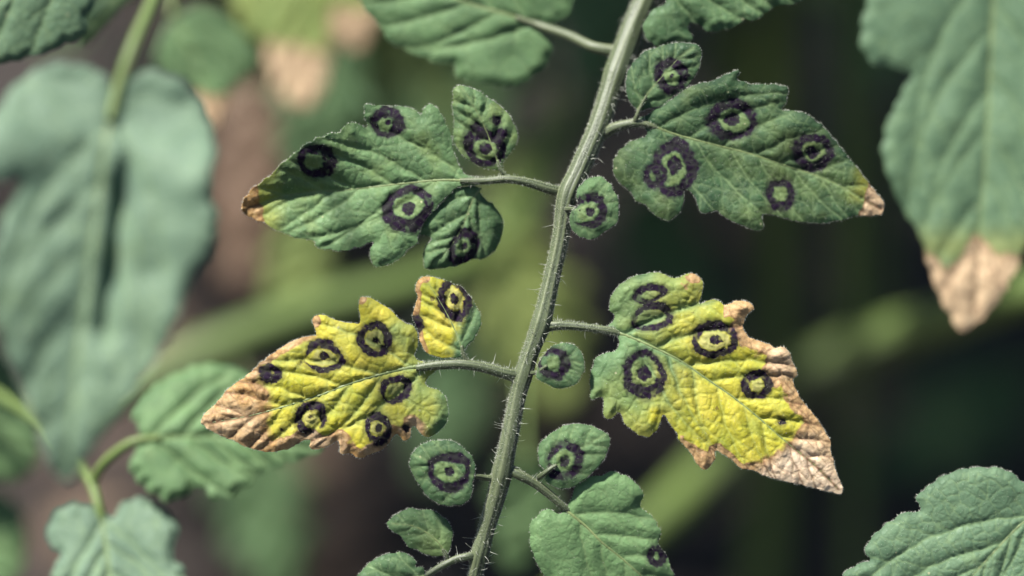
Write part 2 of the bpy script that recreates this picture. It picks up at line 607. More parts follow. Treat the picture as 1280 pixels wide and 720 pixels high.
    if mapf is None:
        kpx = K * D
        mapf = lambda x, y, z: P(x, y, D - np.asarray(z) * kpx)
    else:
        kpx = mapf('scale', 0, 0)
    W = mapf(pts[:, 0], pts[:, 1], h)
    origin = org(parent) if parent is not None else None
    o = mesh_obj(name, W, quads, mat or M_LEAF, parent, origin,
                 dict(tone=np.clip(to, 0, 1), yellow=ye, necro=ne, lesion=les, halo=np.clip(halo - les, 0, 1), vein=ve, bleach=bl))
    md = o.modifiers.new('thickness', 'SOLIDIFY')
    md.thickness = thick * kpx
    md.offset = -1 if True else 0
    sub = o if parent is None or parent.parent is None else parent      # never a fourth level
    # midrib, lying along the blade
    if rib > 0:
        i0 = int(rib_skip * len(mid))
        mm = mid[i0::2]
        dn, ii = nearest(mm, pts)
        hm = h[ii].copy()
        if len(hm) > 9:
            kk = np.ones(7) / 7
            hm = np.convolve(np.pad(hm, 3, mode='edge'), kk, 'valid')
        tq = np.linspace(0, 1, len(mm))
        rad = rib * 0.72 * (1 - 0.92 * tq ** 0.65)
        out = dn > g * 1.5
        zc = hm - rad * 0.62
        tube(rib_name, sub, np.c_[mm, zc], rad, mapf, kpx, rib_mat or M_RIB, seg=10, origin=origin, seed=seed)
    if hairs > 0:
        n = int(len(fine) * 0.4 * hairs)
        ids = rng.choice(len(fine), n)
        dn, ii = nearest(fine[ids], pts)
        nrm = np.roll(fine, -3, 0) - np.roll(fine, 3, 0)
        nrm = np.stack([nrm[:, 1], -nrm[:, 0]], 1)[ids]
        nrm /= np.linalg.norm(nrm, axis=1)[:, None] + 1e-9
        test = inside(fine[ids] + nrm * 2.5, poly)
        nrm[test] *= -1
        base = np.c_[fine[ids], h[ii] - 0.3]
        dirs = np.c_[nrm + rng.normal(0, .45, (n, 2)), rng.normal(0.3, .5, n)]
        # a scatter of hairs over the face too
        m = int(len(pts) * 0.05 * hairs)
        jd = rng.choice(len(pts), m)
        base = np.vstack([base, np.c_[pts[jd], h[jd] - 0.2]])
        dirs = np.vstack([dirs, np.c_[rng.normal(0, .6, (m, 2)), np.full(m, 0.8)]])
        ln = np.r_[rng.uniform(1.4, 3.4, n), rng.uniform(1.0, 2.2, m)]
        hair_mesh('leaf_hair', sub, base, dirs, ln, 0.20, mapf, origin, rng)
    return o


def hair_mesh(name, parent, base, dirs, ln, rad, mapf, origin, rng, nseg=1, bend=0.0):
    dirs = dirs / (np.linalg.norm(dirs, axis=1)[:, None] + 1e-9)
    a = np.cross(dirs, np.array([0.31, 0.2, 0.93])[None])
    a /= np.linalg.norm(a, axis=1)[:, None] + 1e-9
    c = np.cross(dirs, a)
    n = len(base)
    bv = rng.normal(0, 1, (n, 3)) * bend
    V = []
    for k in range(nseg):
        f = k / nseg
        cen = base + dirs * (ln * f)[:, None] + bv * (ln * f * f)[:, None]
        r = rad * (1 - 0.75 * f)
        for j in range(3):
            an = 2 * math.pi * j / 3
            V.append(cen + r * (math.cos(an) * a + math.sin(an) * c))
    V.append(base + dirs * ln[:, None] + bv * ln[:, None])
    V = np.stack(V, 1)
    per = 3 * nseg + 1
    F = []
    for k in range(nseg - 1):
        for j in range(3):
            q = [k * 3 + j, k * 3 + (j + 1) % 3, k * 3 + 3 + (j + 1) % 3, k * 3 + 3 + j]
            F.append([q[0], q[1], q[2]]); F.append([q[0], q[2], q[3]])
    l = (nseg - 1) * 3
    for j in range(3):
        F.append([l + j, l + (j + 1) % 3, per - 1])
    F = np.array(F)
    faces = (F[None] + (np.arange(n) * per)[:, None, None]).reshape(-1, 3)
    v = V.reshape(-1, 3)
    w = mapf(v[:, 0], v[:, 1], v[:, 2])
    return mesh_obj(name, w, faces, M_HAIR, parent, origin, kind='stuff')


def tube(name, parent, path, rad, mapf, kpx, mat, seg=16, origin=None, seed=0, ridge=0.0, nridge=7, swell=None, cap=True):
    """tapered, slightly ridged tube; path in (pixel x, pixel y, pixel height)"""
    path = np.asarray(path, float)
    W = mapf(path[:, 0], path[:, 1], path[:, 2])
    R = np.asarray(rad, float) * kpx
    return wtube(name, parent, W, R, mat, seg, origin, seed, ridge, nridge, cap)


def wtube(name, parent, W, R, mat, seg=16, origin=None, seed=0, ridge=0.0, nridge=7, cap=True):
    n = len(W)
    T = np.gradient(W, axis=0)
    T /= np.linalg.norm(T, axis=1)[:, None] + 1e-12
    A = np.empty((n, 3))
    a = np.cross(T[0], FWD)
    if np.linalg.norm(a) < 1e-3:
        a = np.cross(T[0], RGT)
    a /= np.linalg.norm(a)
    for i in range(n):
        a = a - T[i] * (a @ T[i])
        a /= np.linalg.norm(a) + 1e-12
        A[i] = a
    B = np.cross(T, A)
    th = np.linspace(0, 2 * math.pi, seg, endpoint=False)
    d = np.r_[0, np.cumsum(np.linalg.norm(np.diff(W, axis=0), axis=1))]
    rm = R.mean()
    TH, DD = np.meshgrid(th, d / rm)
    per = noise2(np.cos(TH) * 4 + 20, np.sin(TH) * 4 + DD * 0.05, seed) * 0.5 + noise2(np.cos(TH) * 9 + 50, np.sin(TH) * 9 + DD * 0.12, seed + 4) * 0.5
    rr = R[:, None] * (1 + ridge * (np.cos(TH * nridge + 0.15 * DD) * 0.5 + per))
    V = W[:, None] + rr[..., None] * (np.cos(th)[None, :, None] * A[:, None] + np.sin(th)[None, :, None] * B[:, None])
    I = np.arange(n * seg).reshape(n, seg)
    Q = np.stack([I[:-1], np.roll(I[:-1], -1, 1), np.roll(I[1:], -1, 1), I[1:]], -1).reshape(-1, 4).tolist()
    v = V.reshape(-1, 3)
    stripe = np.clip(0.5 + 0.55 * per + 0.12 * np.cos(TH * nridge + 0.15 * DD), 0, 1).ravel()
    if cap:
        Q.append(I[0][::-1].tolist()); Q.append(I[-1].tolist())
    return mesh_obj(name, v, Q, mat, parent, origin, dict(stripe=stripe, tone=stripe * 0 + .5))


def stalk(name, parent, pts, mat=None, seg=14, seed=0, ridge=0.05, step=3.0):
    """tube through (x, y, D, radius in pixels) points of the photograph"""
    q = spline(pts, step)
    W = P(q[:, 0], q[:, 1], q[:, 2])
    R = q[:, 3] * K * q[:, 2]
    return wtube(name, parent, W, R, mat or M_STEM, seg, org(parent) if parent is not None else None, seed, ridge)

# ------------------------------------------------------------------ the ground
gx = np.concatenate([[-400, -60, -12, -4], np.linspace(-1.6, 1.6, 90), [4, 12, 60, 400]])
gy = np.concatenate([[-400, -60, -12, -3], np.linspace(-0.2, 3.2, 95), [5, 12, 60, 400]])
GX, GY = np.meshgrid(gx, gy)
gz = 0.018 * fbm(GX * 7, GY * 7, 3, 4) * ((np.abs(GX) < 2) & (np.abs(GY) < 4)) - 0.005
I = np.arange(GX.size).reshape(GX.shape)
gq = np.stack([I[:-1, :-1], I[:-1, 1:], I[1:, 1:], I[1:, :-1]], -1).reshape(-1, 4)
soil = mesh_obj('soil', np.stack([GX.ravel(), GY.ravel(), gz.ravel()], 1), gq, M_SOIL)
soil['kind'] = 'structure'

# ------------------------------------------------------------------ the spotted leaf in focus
ZA = lambda pts: zoomed(290, 90, 2.770, pts)
ZB = lambda pts: zoomed(690, 40, 2.770, pts)
ZC = lambda pts: zoomed(240, 330, 2.769, pts)
ZD = lambda pts: zoomed(650, 330, 2.400, pts)
ZE = lambda pts: zoomed(430, 500, 2.977, pts)
ZF = lambda pts: zoomed(440, 0, 2.2456, pts)


def spots(zf, sc, L):
    r = []
    for s in L:
        (x, y), = zf([(s[0], s[1])])
        r.append((x, y, s[2] / sc, s[3] / sc, s[4] / sc, *s[5:]))
    return r


RAD = np.array([(-2000, .70), (-260, .668), (-40, .622), (100, .611), (250, .603), (400, .600), (560, .5985), (720, .602), (900, .612)])
RD = lambda y: float(np.interp(y, RAD[:, 0], RAD[:, 1]))

# the stem it grows from stands behind; the stalk joins it above the frame
foot = P(990, 60, .96)[0]
stem_w = np.array([foot + np.array([0.02 * (z - foot[2]) + 0.004 * math.sin(z * 14), 0.03 * (z - foot[2]), z - foot[2]]) for z in np.linspace(-0.02, 0.66, 60)])


def proj(w):
    v = np.asarray(w) - np.array([0, 0, CAM_H])
    d = v @ FWD
    return 640 + (v @ RGT) / d / K, 360 - (v @ UPV) / d / K, d


jx, jy, jd = proj(stem_w[52])
rachis_px = [(jx, jy, 15), (905, -200, 18), (842, -80, 16), (806, 0, 14.5), (789, 40, 15), (769, 95, 14), (747, 160, 13.2), (723, 215, 13), (708, 250, 12.2),
             (700, 300, 10.8), (688, 355, 11), (676, 405, 12.6), (660, 450, 12.6), (646, 500, 12.4), (635, 555, 13.2), (623, 610, 14.2),
             (608, 662, 12.4), (597, 705, 11.5), (588, 745, 10.5), (572, 800, 9)]
main = thing('tomato_leaf', 'compound tomato leaf with dark ringed spots, green and yellow leaflets on a hairy pale stalk', 'leaf',
             stem_w[52])
rp = spline([(x, y, jd if k == 0 else RD(y), r) for k, (x, y, r) in enumerate(rachis_px)], 1.8)
nodes = [(706, 238), (771, 92), (646, 468), (684, 409), (637, 592), (600, 692), (763, 62)]
rp[:, 3] *= 0.95 - 0.12 * sstep(380, 450, rp[:, 1])
rr = rp[:, 3].copy()
for nx_, ny_ in nodes:
    rr *= 1 + 0.16 * np.exp(-(((rp[:, 0] - nx_) ** 2 + (rp[:, 1] - ny_) ** 2) / 15 ** 2))
Wr = P(rp[:, 0], rp[:, 1], rp[:, 2])
wtube('rachis', main, Wr, rr * K * rp[:, 2], M_STEM, 56, org(main), 5, 0.055, 8)


def mapD(D):
    k = K * D
    return lambda x, y, z: P(x, y, D - np.asarray(z) * k)


def stalk_hairs(parent, path, n_long, n_short, seed, lng=(7, 15)):
    """path (x, y, D, r): long curved hairs and short down on a stalk"""
    rng = np.random.default_rng(seed)
    m0 = mapD(D0)
    for n, ln, rad, ns, bend, nm in ((n_long, lng, 0.34, 4, 0.30, 'stalk_hair'), (n_short, (1.4, 4.5), 0.20, 1, 0, 'stalk_down')):
        i = rng.integers(2, len(path) - 2, n)
        T = path[i + 1, :2] - path[i - 1, :2]
        T /= np.linalg.norm(T, axis=1)[:, None] + 1e-9
        Nn = np.stack([-T[:, 1], T[:, 0]], 1)
        th = rng.uniform(-0.15, math.pi + 0.15, n)
        z0 = (D0 - path[i, 2]) / (K * D0)
        c, s = np.cos(th), np.sin(th)
        r = path[i, 3] * 0.96
        base = np.c_[path[i, :2] + Nn * (r * c)[:, None], z0 + r * s]
        dirs = np.c_[Nn * c[:, None] + rng.normal(0, .25, (n, 2)), s + rng.normal(0, .2, n)]
        hair_mesh(nm, parent, base, dirs, rng.uniform(*ln, n), rad, m0, org(main), rng, ns, bend)


rsel = rp[(rp[:, 1] > -30) & (rp[:, 1] < 740)].copy()
stalk_hairs(main, rsel, 240, 7500, 3)


def petiole(pts, name='petiolule', parent=main, seed=0, hairs=(10, 300)):
    o = stalk(name, parent, pts, M_STEM, 28, seed, 0.05, 1.8)
    q = spline(pts, 1.8)
    if hairs[1]:
        stalk_hairs(parent, q, hairs[0], hairs[1], seed + 50, (5, 11))
    return o


def edge_noise(c, sc=9, seed=0):
    return fbm(c['x'] / sc, c['y'] / sc, c['seed'] + seed, 3)


# --- upper left green leaflet
D = RD(235)
necL1 = lambda c: sstep(331, 322, c['x'] - 0.15 * (c['y'] - 260) + 4 * edge_noise(c))
yelL1 = lambda c: 0.40 * sstep(362, 324, c['x'] + 5 * edge_noise(c)) + 0.22 * sstep(30, 5, np.hypot(c['x'] - 598, c['y'] - 150)) + 0.15 * edge_noise(c, 25)
sp = spots(ZA, 2.77, [(292, 312, 60, 33, 0), (540, 177, 56, 28, 9), (613, 472, 92, 58, 27, 0.84, -28)])
L1 = blade('leaflet', main, ZA([(35, 475), (45, 440), (70, 402), (100, 385), (150, 340), (200, 295), (265, 245), (340, 215), (378, 213), (385, 190), (410, 178), (440, 180), (470, 195),
    (462, 160), (456, 125), (468, 113), (500, 115), (540, 120), (590, 120), (625, 128), (650, 148), (661, 154), (665, 125), (680, 112), (700, 118), (725, 150), (745, 185), (757, 220), (765, 268),
    (778, 300), (792, 335), (815, 358), (870, 368), (900, 376), (870, 386), (820, 392), (780, 398), (755, 420), (722, 452), (690, 490), (660, 530), (645, 565), (640, 588), (610, 612), (580, 645), (540, 668), (500, 672),
    (480, 650), (478, 620), (490, 588), (440, 605), (380, 618), (310, 612), (290, 600), (285, 583), (230, 575), (160, 550), (105, 520), (60, 500)]),
    ZA([(890, 376), (790, 375), (700, 376), (560, 390), (400, 408), (200, 425), (60, 470)]), D, teeth=(1.5, 18), seed=21, nsec=6, lesions=sp,
    pose=lambda t, s: -2 + 0.0 * t + np.where(s > 0, 0.62 * sstep(0.35, 0.85, t) * np.abs(s) + 0.03 * np.abs(s), 0.10 * np.abs(s)) - 14 * t * t,
    necro=necL1, yellow=yelL1, tone=0.68, rib=5.0, hairs=1.0, bul=3.4, angle=44)
L1['label'] = 'green leaflet with five dark ringed spots and a tan dead tip'
lob = blade('basal_lobe', L1, ZA([(780, 400), (850, 396), (862, 425), (880, 440), (910, 465), (935, 510), (935, 560), (920, 600), (890, 635), (860, 648), (840, 645), (790, 668), (720, 680), (672, 680),
    (662, 650), (668, 610), (690, 575), (640, 560), (640, 540), (700, 470), (750, 420)]), ZA([(862, 402), (835, 440), (800, 530), (760, 600), (700, 665)]), D + 0.0018, seed=22, nsec=4,
    lesions=spots(ZA, 2.77, [(805, 603, 50, 27, 9, 1.3, 15)]), tone=0.5, rib=2.4, hairs=1.0, bul=4,
    pose=lambda t, s: 6 - 2 * t - np.where(s > 0, 0.02, 0.28) * np.abs(s))
lob = blade('basal_lobe', L1, ZA([(772, 55), (792, 46), (830, 55), (880, 85), (930, 120), (965, 155), (985, 200), (985, 240), (970, 275), (950, 295), (938, 318), (930, 338), (905, 336),
    (870, 330), (830, 310), (800, 290), (785, 270), (770, 240), (768, 190), (765, 130), (765, 80)]), ZA([(930, 338), (905, 270), (870, 180), (820, 90), (795, 55)]), D + 0.001, seed=23, nsec=4,
    lesions=spots(ZA, 2.77, [(878, 265, 68, 42, 22), (915, 167, 17, 0, 0), (845, 192, 18, 0, 0), (930, 215, 22, 0, 0)]), tone=0.62, yellow=lambda c: 0.06 + 0.12 * edge_noise(c, 14), rib=2.6, hairs=1.0, bul=4,
    pose=lambda t, s: 3 + 8 * t - 0.12 * np.abs(s))
petiole([(708, 241, D + .0015, 7), (690, 237, D, 6.4), (660, 228, D - .0008, 5.6), (635, 224, D - .001, 5.0), (605, 226, D - .0006, 4.6), (575, 226, D - .0003, 3.4)], parent=L1, seed=31)
petiole([(645, 227, D, 2.8), (634, 221, D, 2.6), (626, 212, D - .0003, 2.2), (622, 200, D - .0003, 1.8)], parent=L1, seed=32, hairs=(0, 30))

# --- upper right dark green leaflet
D = RD(165)
necL2 = lambda c: sstep(-7, 3, (c['x'] - 1082) + 0.28 * (c['y'] - 250) + 5 * edge_noise(c))
yelL2 = lambda c: 0.45 * sstep(-34, 0, (c['x'] - 1080) + 0.28 * (c['y'] - 250) + 5 * edge_noise(c)) * sstep(262, 240, c['y']) + 0.05 * sstep(90, 20, np.hypot(c['x'] - 1000, c['y'] - 230)) + 0.1 * edge_noise(c, 30)
L2 = blade('leaflet', main, ZB([(300, 303), (330, 285), (380, 255), (420, 230), (470, 195), (520, 175), (570, 165), (610, 145), (640, 135), (650, 142), (640, 165), (660, 172), (700, 180), (760, 180),
    (805, 188), (818, 205), (812, 240), (798, 270), (850, 275), (890, 290), (940, 330), (990, 390), (1040, 450), (1080, 500), (1110, 540), (1140, 580), (1150, 600), (1138, 632), (1080, 638),
    (1060, 635), (1000, 650), (930, 662), (850, 655), (790, 640), (733, 628), (728, 680), (715, 688), (680, 678), (630, 655), (590, 635), (570, 617), (530, 628), (510, 610), (500, 580), (478, 552),
    (460, 548), (450, 600), (430, 635), (405, 652), (380, 648), (350, 625), (320, 595), (290, 580), (270, 550), (240, 530), (218, 500), (213, 460), (220, 430), (245, 400), (270, 380), (300, 370),
    (322, 362), (328, 340), (312, 325)]),
    ZB([(305, 318), (340, 322), (430, 355), (560, 390), (680, 420), (800, 460), (950, 510), (1060, 570), (1140, 612)]), D - .002, teeth=(1.5, 16), seed=41, nsec=7,
    lesions=spots(ZB, 2.77, [(625, 303, 84, 56, 27, 0.82, 0), (425, 460, 80, 52, 27, 1.12, 0), (356, 497, 42, 23, 0), (903, 418, 70, 43, 24, 0.9), (792, 566, 48, 27, 0, 1.13)]),
    pose=lambda t, s: np.where(s > 0, 0.06 * np.abs(s), 0.16 * np.abs(s)) - 0.30 * 0 + 10 * t - 22 * t * t,
    necro=necL2, yellow=yelL2, tone=0.14, bleach=lambda c: 0.5 + 0 * c['x'], rib=4.2, hairs=1.0, bul=2.6, bul3=1.1)
L2['label'] = 'dark green leaflet with ringed spots and a small papery tan tip'
blade('basal_lobe', L2, ZB([(288, 266), (270, 240), (258, 200), (258, 160), (270, 120), (295, 90), (330, 65), (380, 48), (430, 38), (480, 40), (505, 45), (515, 70), (512, 110), (500, 140), (480, 175),
    (460, 200), (430, 215), (410, 235), (385, 255), (350, 262), (310, 272)]), ZB([(298, 268), (330, 215), (385, 150), (440, 90), (490, 55)]), D - .004, seed=42, nsec=4,
    lesions=spots(ZB, 2.77, [(415, 155, 56, 30, 6, 1.05)]), tone=0.18, rib=2.4, hairs=1.0, bul=3.6, pose=lambda t, s: -4 + 10 * t - 0.10 * np.abs(s))
petiole([(746, 172, D + .001, 9), (758, 165, D, 7), (773, 158, D - .0012, 6), (795, 154, D - .002, 5.2), (813, 157, D - .0021, 3.8), (835, 165, D - .0012, 2.4)], parent=L2, seed=43)
petiole([(792, 155, D - .002, 3), (796, 145, D - .0032, 2.6), (800, 135, D - .0036, 2.2), (808, 120, D - .0040, 1.6)], parent=L2, seed=44, hairs=(0, 30))

# --- small round leaflets on the stalk
def round_leaflet(zf, sc, pts, mid, D, lesions, seed, tone=.5, pose=None, label=None, **kw):
    o = blade('leaflet', main, zf(pts), zf(mid), D, seed=seed, nsec=3, lesions=spots(zf, sc, lesions), tone=tone, rib=0 if lesions else 3.0, hairs=1.0, bul=2.6, pil=9, wav=2, cell=13,
              pose=pose or (lambda t, s: 2 - 0.08 * np.abs(s)), **kw)
    if label:
        o['label'] = label
    return o


o = round_leaflet(ZB, 2.77, [(85, 560), (95, 535), (120, 510), (160, 500), (195, 520), (215, 550), (228, 580), (230, 630), (225, 660), (195, 685), (150, 715), (110, 712), (75, 690), (60, 650), (68, 620), (88, 600)],
    [(72, 612), (120, 622), (170, 600), (215, 565)], RD(260) - .006, [(135, 625, 63, 40, 17, 1, 0, 170)], 51, 0.58, label='small round leaflet with one ringed spot beside the upper stalk')
petiole([(706, 262, RD(262) - .001, 3), (714, 261, RD(262) - .0045, 2.4), (726, 263, RD(262) - .0062, 1.8)], parent=o, seed=52, hairs=(0, 20))
o = round_leaflet(ZD, 2.4, [(48, 330), (60, 290), (85, 255), (120, 238), (155, 240), (180, 258), (192, 290), (188, 330), (165, 362), (120, 373), (80, 360), (55, 345)],
    [(50, 322), (90, 300), (140, 290), (185, 300)], RD(455) - .004, [(103, 298, 48, 27, 0, 1.05, 0, 190)], 53, 0.42, label='small round leaflet with a ringed spot tucked below the yellow leaflet stalk')
petiole([(664, 466, RD(466) - .001, 3), (671, 465, RD(466) - .003, 2.4), (684, 457, RD(466) - .0042, 1.6)], parent=o, seed=54, hairs=(0, 20))
o = round_leaflet(ZE, 2.977, [(247, 215), (265, 185), (300, 160), (350, 150), (400, 152), (440, 175), (475, 210), (487, 250), (482, 300), (475, 350), (450, 385), (400, 392), (350, 385), (305, 350), (275, 310), (250, 260)],
    [(484, 282), (420, 275), (350, 240), (262, 205)], RD(590) - .003, [(392, 265, 80, 50, 19, 0.92, 0, -10)], 55, 0.40, label='oval green leaflet with one large open ringed spot')
petiole([(624, 598, RD(597), 5), (607, 597, RD(597) - .001, 3.6), (596, 595, RD(597) - .0024, 3), (590, 594, RD(597) - .0026, 2)], parent=o, seed=56, hairs=(0, 30))

# --- lower left yellow leaflet
D = RD(468)
def necL3(c):
    x, y = c['x'], c['y']; n = edge_noise(c, 11); nb = edge_noise(c, 26, 3)
    tip = sstep(350, 312, x - 0.20 * (y - 500) + 14 * nb + 6 * n)
    up = sstep(11, 3, c['de'] + 3 * n) * sstep(0, 1, -(c['s']) * 0 + (c['y'] < 455)) * sstep(425, 350, x + 12 * nb)
    low = sstep(17, 7, c['de'] + 6 * n + 3 * nb) * (y > 500) * sstep(520, 480, x - 30)
    teeth = sstep(10, 2, np.hypot(x - 394, y - 402) + 4 * n) + sstep(9, 2, np.hypot(x - 452, y - 375) + 4 * n) * .8
    return np.maximum.reduce([tip, up, low, teeth])
yelL3 = lambda c: np.clip(0.93 - 0.50 * sstep(450, 530, c['x'] + 14 * edge_noise(c, 30, 9)) + 0.38 * edge_noise(c, 26) - 0.22 * np.exp(-(c['dv'] / 3.5) ** 2) * sstep(380, 480, c['x']), 0, 1) - 0.30 * sstep(530, 556, c['x']) * (c['y'] > 470)
L3 = blade('leaflet', main, ZC([(30, 545), (45, 515), (85, 480), (130, 430), (190, 385), (240, 340), (300, 295), (340, 270), (400, 250), (430, 248), (425, 225), (417, 195), (430, 180), (460, 178),
    (480, 190), (520, 200), (560, 205), (580, 205), (580, 160), (580, 125), (595, 113), (620, 120), (650, 135), (690, 160), (710, 185), (740, 205), (765, 215), (782, 250), (780, 280), (770, 318),
    (790, 335), (840, 340), (870, 352), (840, 372), (814, 395), (812, 425), (840, 430), (870, 450), (885, 490), (885, 530), (870, 565), (840, 590), (810, 597), (790, 580), (765, 562), (750, 605), (735, 612), (718, 592), (702, 588),
    (680, 620), (660, 640), (610, 662), (575, 672), (550, 655), (515, 658), (510, 630), (508, 605), (480, 625), (430, 642), (408, 635), (412, 610), (380, 615), (330, 640), (270, 650), (200, 638), (140, 610),
    (80, 585), (40, 560)]),
    ZC([(850, 348), (780, 355), (700, 370), (560, 410), (440, 455), (330, 490), (200, 525), (60, 550)]), D - .001, seed=61, nsec=6, micro=1.2,
    lesions=spots(ZC, 2.769, [(272, 380, 36, 0, 0), (458, 318, 68, 44, 18, 0.86, 10, 160), (638, 265, 62, 37, 12), (412, 530, 57, 31, 8, 1, 0, 60), (708, 432, 58, 31, 0, 0.78, -20, 150), (647, 568, 47, 25, 15, 1.2),
        (308, 572, 7, 0, 0), (377, 340, 8, 0, 0), (742, 568, 14, 0, 0)]),
    pose=lambda t, s: np.where(s > 0, 0.02, -0.06) * np.abs(s) + 8 * t - 8 * t * t, necro=necL3, yellow=yelL3, bleach=lambda c: 0.10 + 0.5 * edge_noise(c, 20, 7) + 0.12 * (c['y'] > 520), tone=0.75,
    rib=6.0, hairs=1.0, bul=4.0, bul3=1.9, cell=17, angle=42, pil=8)
L3['label'] = 'yellow leaflet with ringed spots and a brown withered tip, smooth stalk'
necg = lambda c: np.maximum(sstep(9, 2, c['de'] + 4 * edge_noise(c)) * sstep(545, 525, c['x']), sstep(9, 2, np.hypot(c['x'] - 532, c['y'] - 348)))
blade('basal_lobe', L3, ZC([(940, 305), (930, 322), (880, 325), (840, 320), (805, 300), (790, 270), (785, 240), (775, 215), (765, 185), (765, 170), (780, 120), (775, 70), (800, 45), (830, 45), (880, 60),
    (920, 75), (950, 95), (980, 140), (998, 180), (995, 220), (975, 260), (950, 285)]), ZC([(938, 312), (915, 240), (870, 150), (815, 60)]), D - .0015, seed=62, nsec=4,
    lesions=spots(ZC, 2.769, [(908, 122, 60, 36, 17, 1.2, -20), (776, 208, 30, 0, 0)]), necro=necg, yellow=lambda c: 0.95 - 0.95 * sstep(572, 590, c['x'] + 0.35 * (c['y'] - 390) + 8 * edge_noise(c)),
    tone=0.55, rib=2.6, hairs=1.0, bul=4, pose=lambda t, s: 4 - np.where(s > 0, .22, 0.06) * np.abs(s))
petiole([(655, 472, D + .001, 10), (643, 469, D, 8.5), (630, 466, D - .0008, 7.2), (605, 459, D - .0012, 6.6), (578, 455, D - .0014, 6.4), (550, 456, D - .0012, 6), (520, 460, D - .001, 4.5)], parent=L3, seed=63, hairs=(16, 420))
petiole([(592, 457, D - .0012, 3.4), (583, 449, D - .0016, 3), (579, 441, D - .002, 2.4), (577, 432, D - .0022, 1.8)], parent=L3, seed=64, hairs=(0, 30))

# --- lower right yellow leaflet
D = RD(410)
def necL4(c):
    x, y = c['x'], c['y']; n = edge_noise(c, 10); nb = edge_noise(c, 28, 3)
    u = (x - 983) * 0.62 + (y - 552) * 0.78             # along the leaflet, 0 where the dead tip begins
    tip = sstep(-9, 9, u + 9 * nb + 5 * n - 0.25 * np.abs(c['s']) * 0 + np.where(c['s'] < 0, 0.10, 0.05) * np.abs(c['s']))
    up = sstep(20, 8, c['de'] + 7 * n + 4 * nb) * (x > 905) * (c['s'] < 0)
    low = sstep(11, 4, c['de'] + 5 * n) * (c['s'] > 0) * (y > 545) * (x > 850)
    teeth = sstep(24, 14, np.hypot(x - 931, y - 386) + 9 * n) + sstep(14, 6, np.hypot(x - 866, y - 348) + 8 * n) + sstep(18, 10, np.hypot(x - 880, y - 578) + 5 * n) + sstep(30, 20, np.hypot(x - 978, y - 455) + 9 * n)
    return np.maximum.reduce([tip, up, low, teeth])
def yelL4(c):
    u = (c['x'] - 770) * 0.80 + (c['y'] - 420) * 0.60
    return 0.92 * sstep(-15, 150, u + 34 * edge_noise(c, 30) + np.where(c['s'] < 0, 26, -16)) + 0.5 * sstep(14, 4, np.hypot(c['x'] - 819, c['y'] - 520)) - 0.35 * np.exp(-(c['dv'] / 4) ** 2) * sstep(200, 40, u)
L4 = blade('leaflet', main, ZD([(265, 188), (285, 160), (270, 140), (268, 115), (280, 85), (310, 55), (345, 35), (385, 27), (420, 27), (450, 40), (480, 38), (510, 28), (535, 40), (548, 60), (545, 90), (537, 120),
    (560, 110), (585, 108), (615, 122), (650, 110), (690, 118), (702, 135), (680, 155), (670, 185), (675, 205), (700, 225), (740, 240), (770, 250), (795, 250), (810, 270), (820, 300), (832, 330), (817, 347),
    (830, 380), (850, 415), (880, 450), (910, 490), (930, 530), (932, 560), (945, 610), (960, 650), (968, 688), (930, 685), (880, 672), (830, 660), (790, 650), (745, 640), (700, 620), (670, 615), (640, 590),
    (600, 568), (586, 562), (580, 590), (560, 615), (540, 608), (520, 580), (500, 550), (478, 530), (465, 500), (445, 470), (430, 452), (420, 480), (405, 505), (380, 520), (345, 505), (315, 480), (298, 447),
    (270, 465), (252, 450), (248, 402), (215, 405), (210, 370), (212, 330), (225, 290), (245, 272), (285, 262), (297, 240), (290, 215)]),
    ZD([(275, 201), (320, 215), (400, 250), (480, 290), (560, 345), (640, 400), (720, 465), (800, 535), (880, 600), (955, 675)]), D - .001, seed=71, nsec=8, micro=1.3,
    lesions=spots(ZD, 2.4, [(388, 90, 50, 27, 0, 0.52, -15), (400, 157, 63, 43, 0, 0.72, -15), (588, 228, 66, 45, 18, 0.88), (372, 327, 61, 41, 20, 1.15), (713, 362, 47, 23, 0), (785, 472, 12, 0, 0)]),
    pose=lambda t, s: np.where(s > 0, 0.10, -0.02) * np.abs(s) + 6 * t - 14 * t * t, necro=necL4, yellow=yelL4,
    bleach=lambda c: 0.15 + 0.85 * sstep(-4, 14, (c['x'] - 983) * 0.62 + (c['y'] - 556) * 0.78 - 0.35 * c['s'] * 0) * sstep(-50, 10, c['s']) + 0.4 * sstep(30, 10, np.hypot(c['x'] - 978, c['y'] - 450)),
    tone=0.62, rib=5.2, hairs=1.0, bul=4.2, bul3=1.9, cell=16, angle=52, pil=7)
L4['label'] = 'yellow green leaflet with ringed spots, ragged tan margin and bleached dead tip'
petiole([(678, 409, D + .001, 8), (692, 407, D - .0002, 6.6), (712, 407, D - .0006, 5.4), (740, 410, D - .001, 5), (765, 414, D - .0010, 4.6), (785, 421, D - .0002, 2.8)], parent=L4, seed=72, hairs=(14, 360))

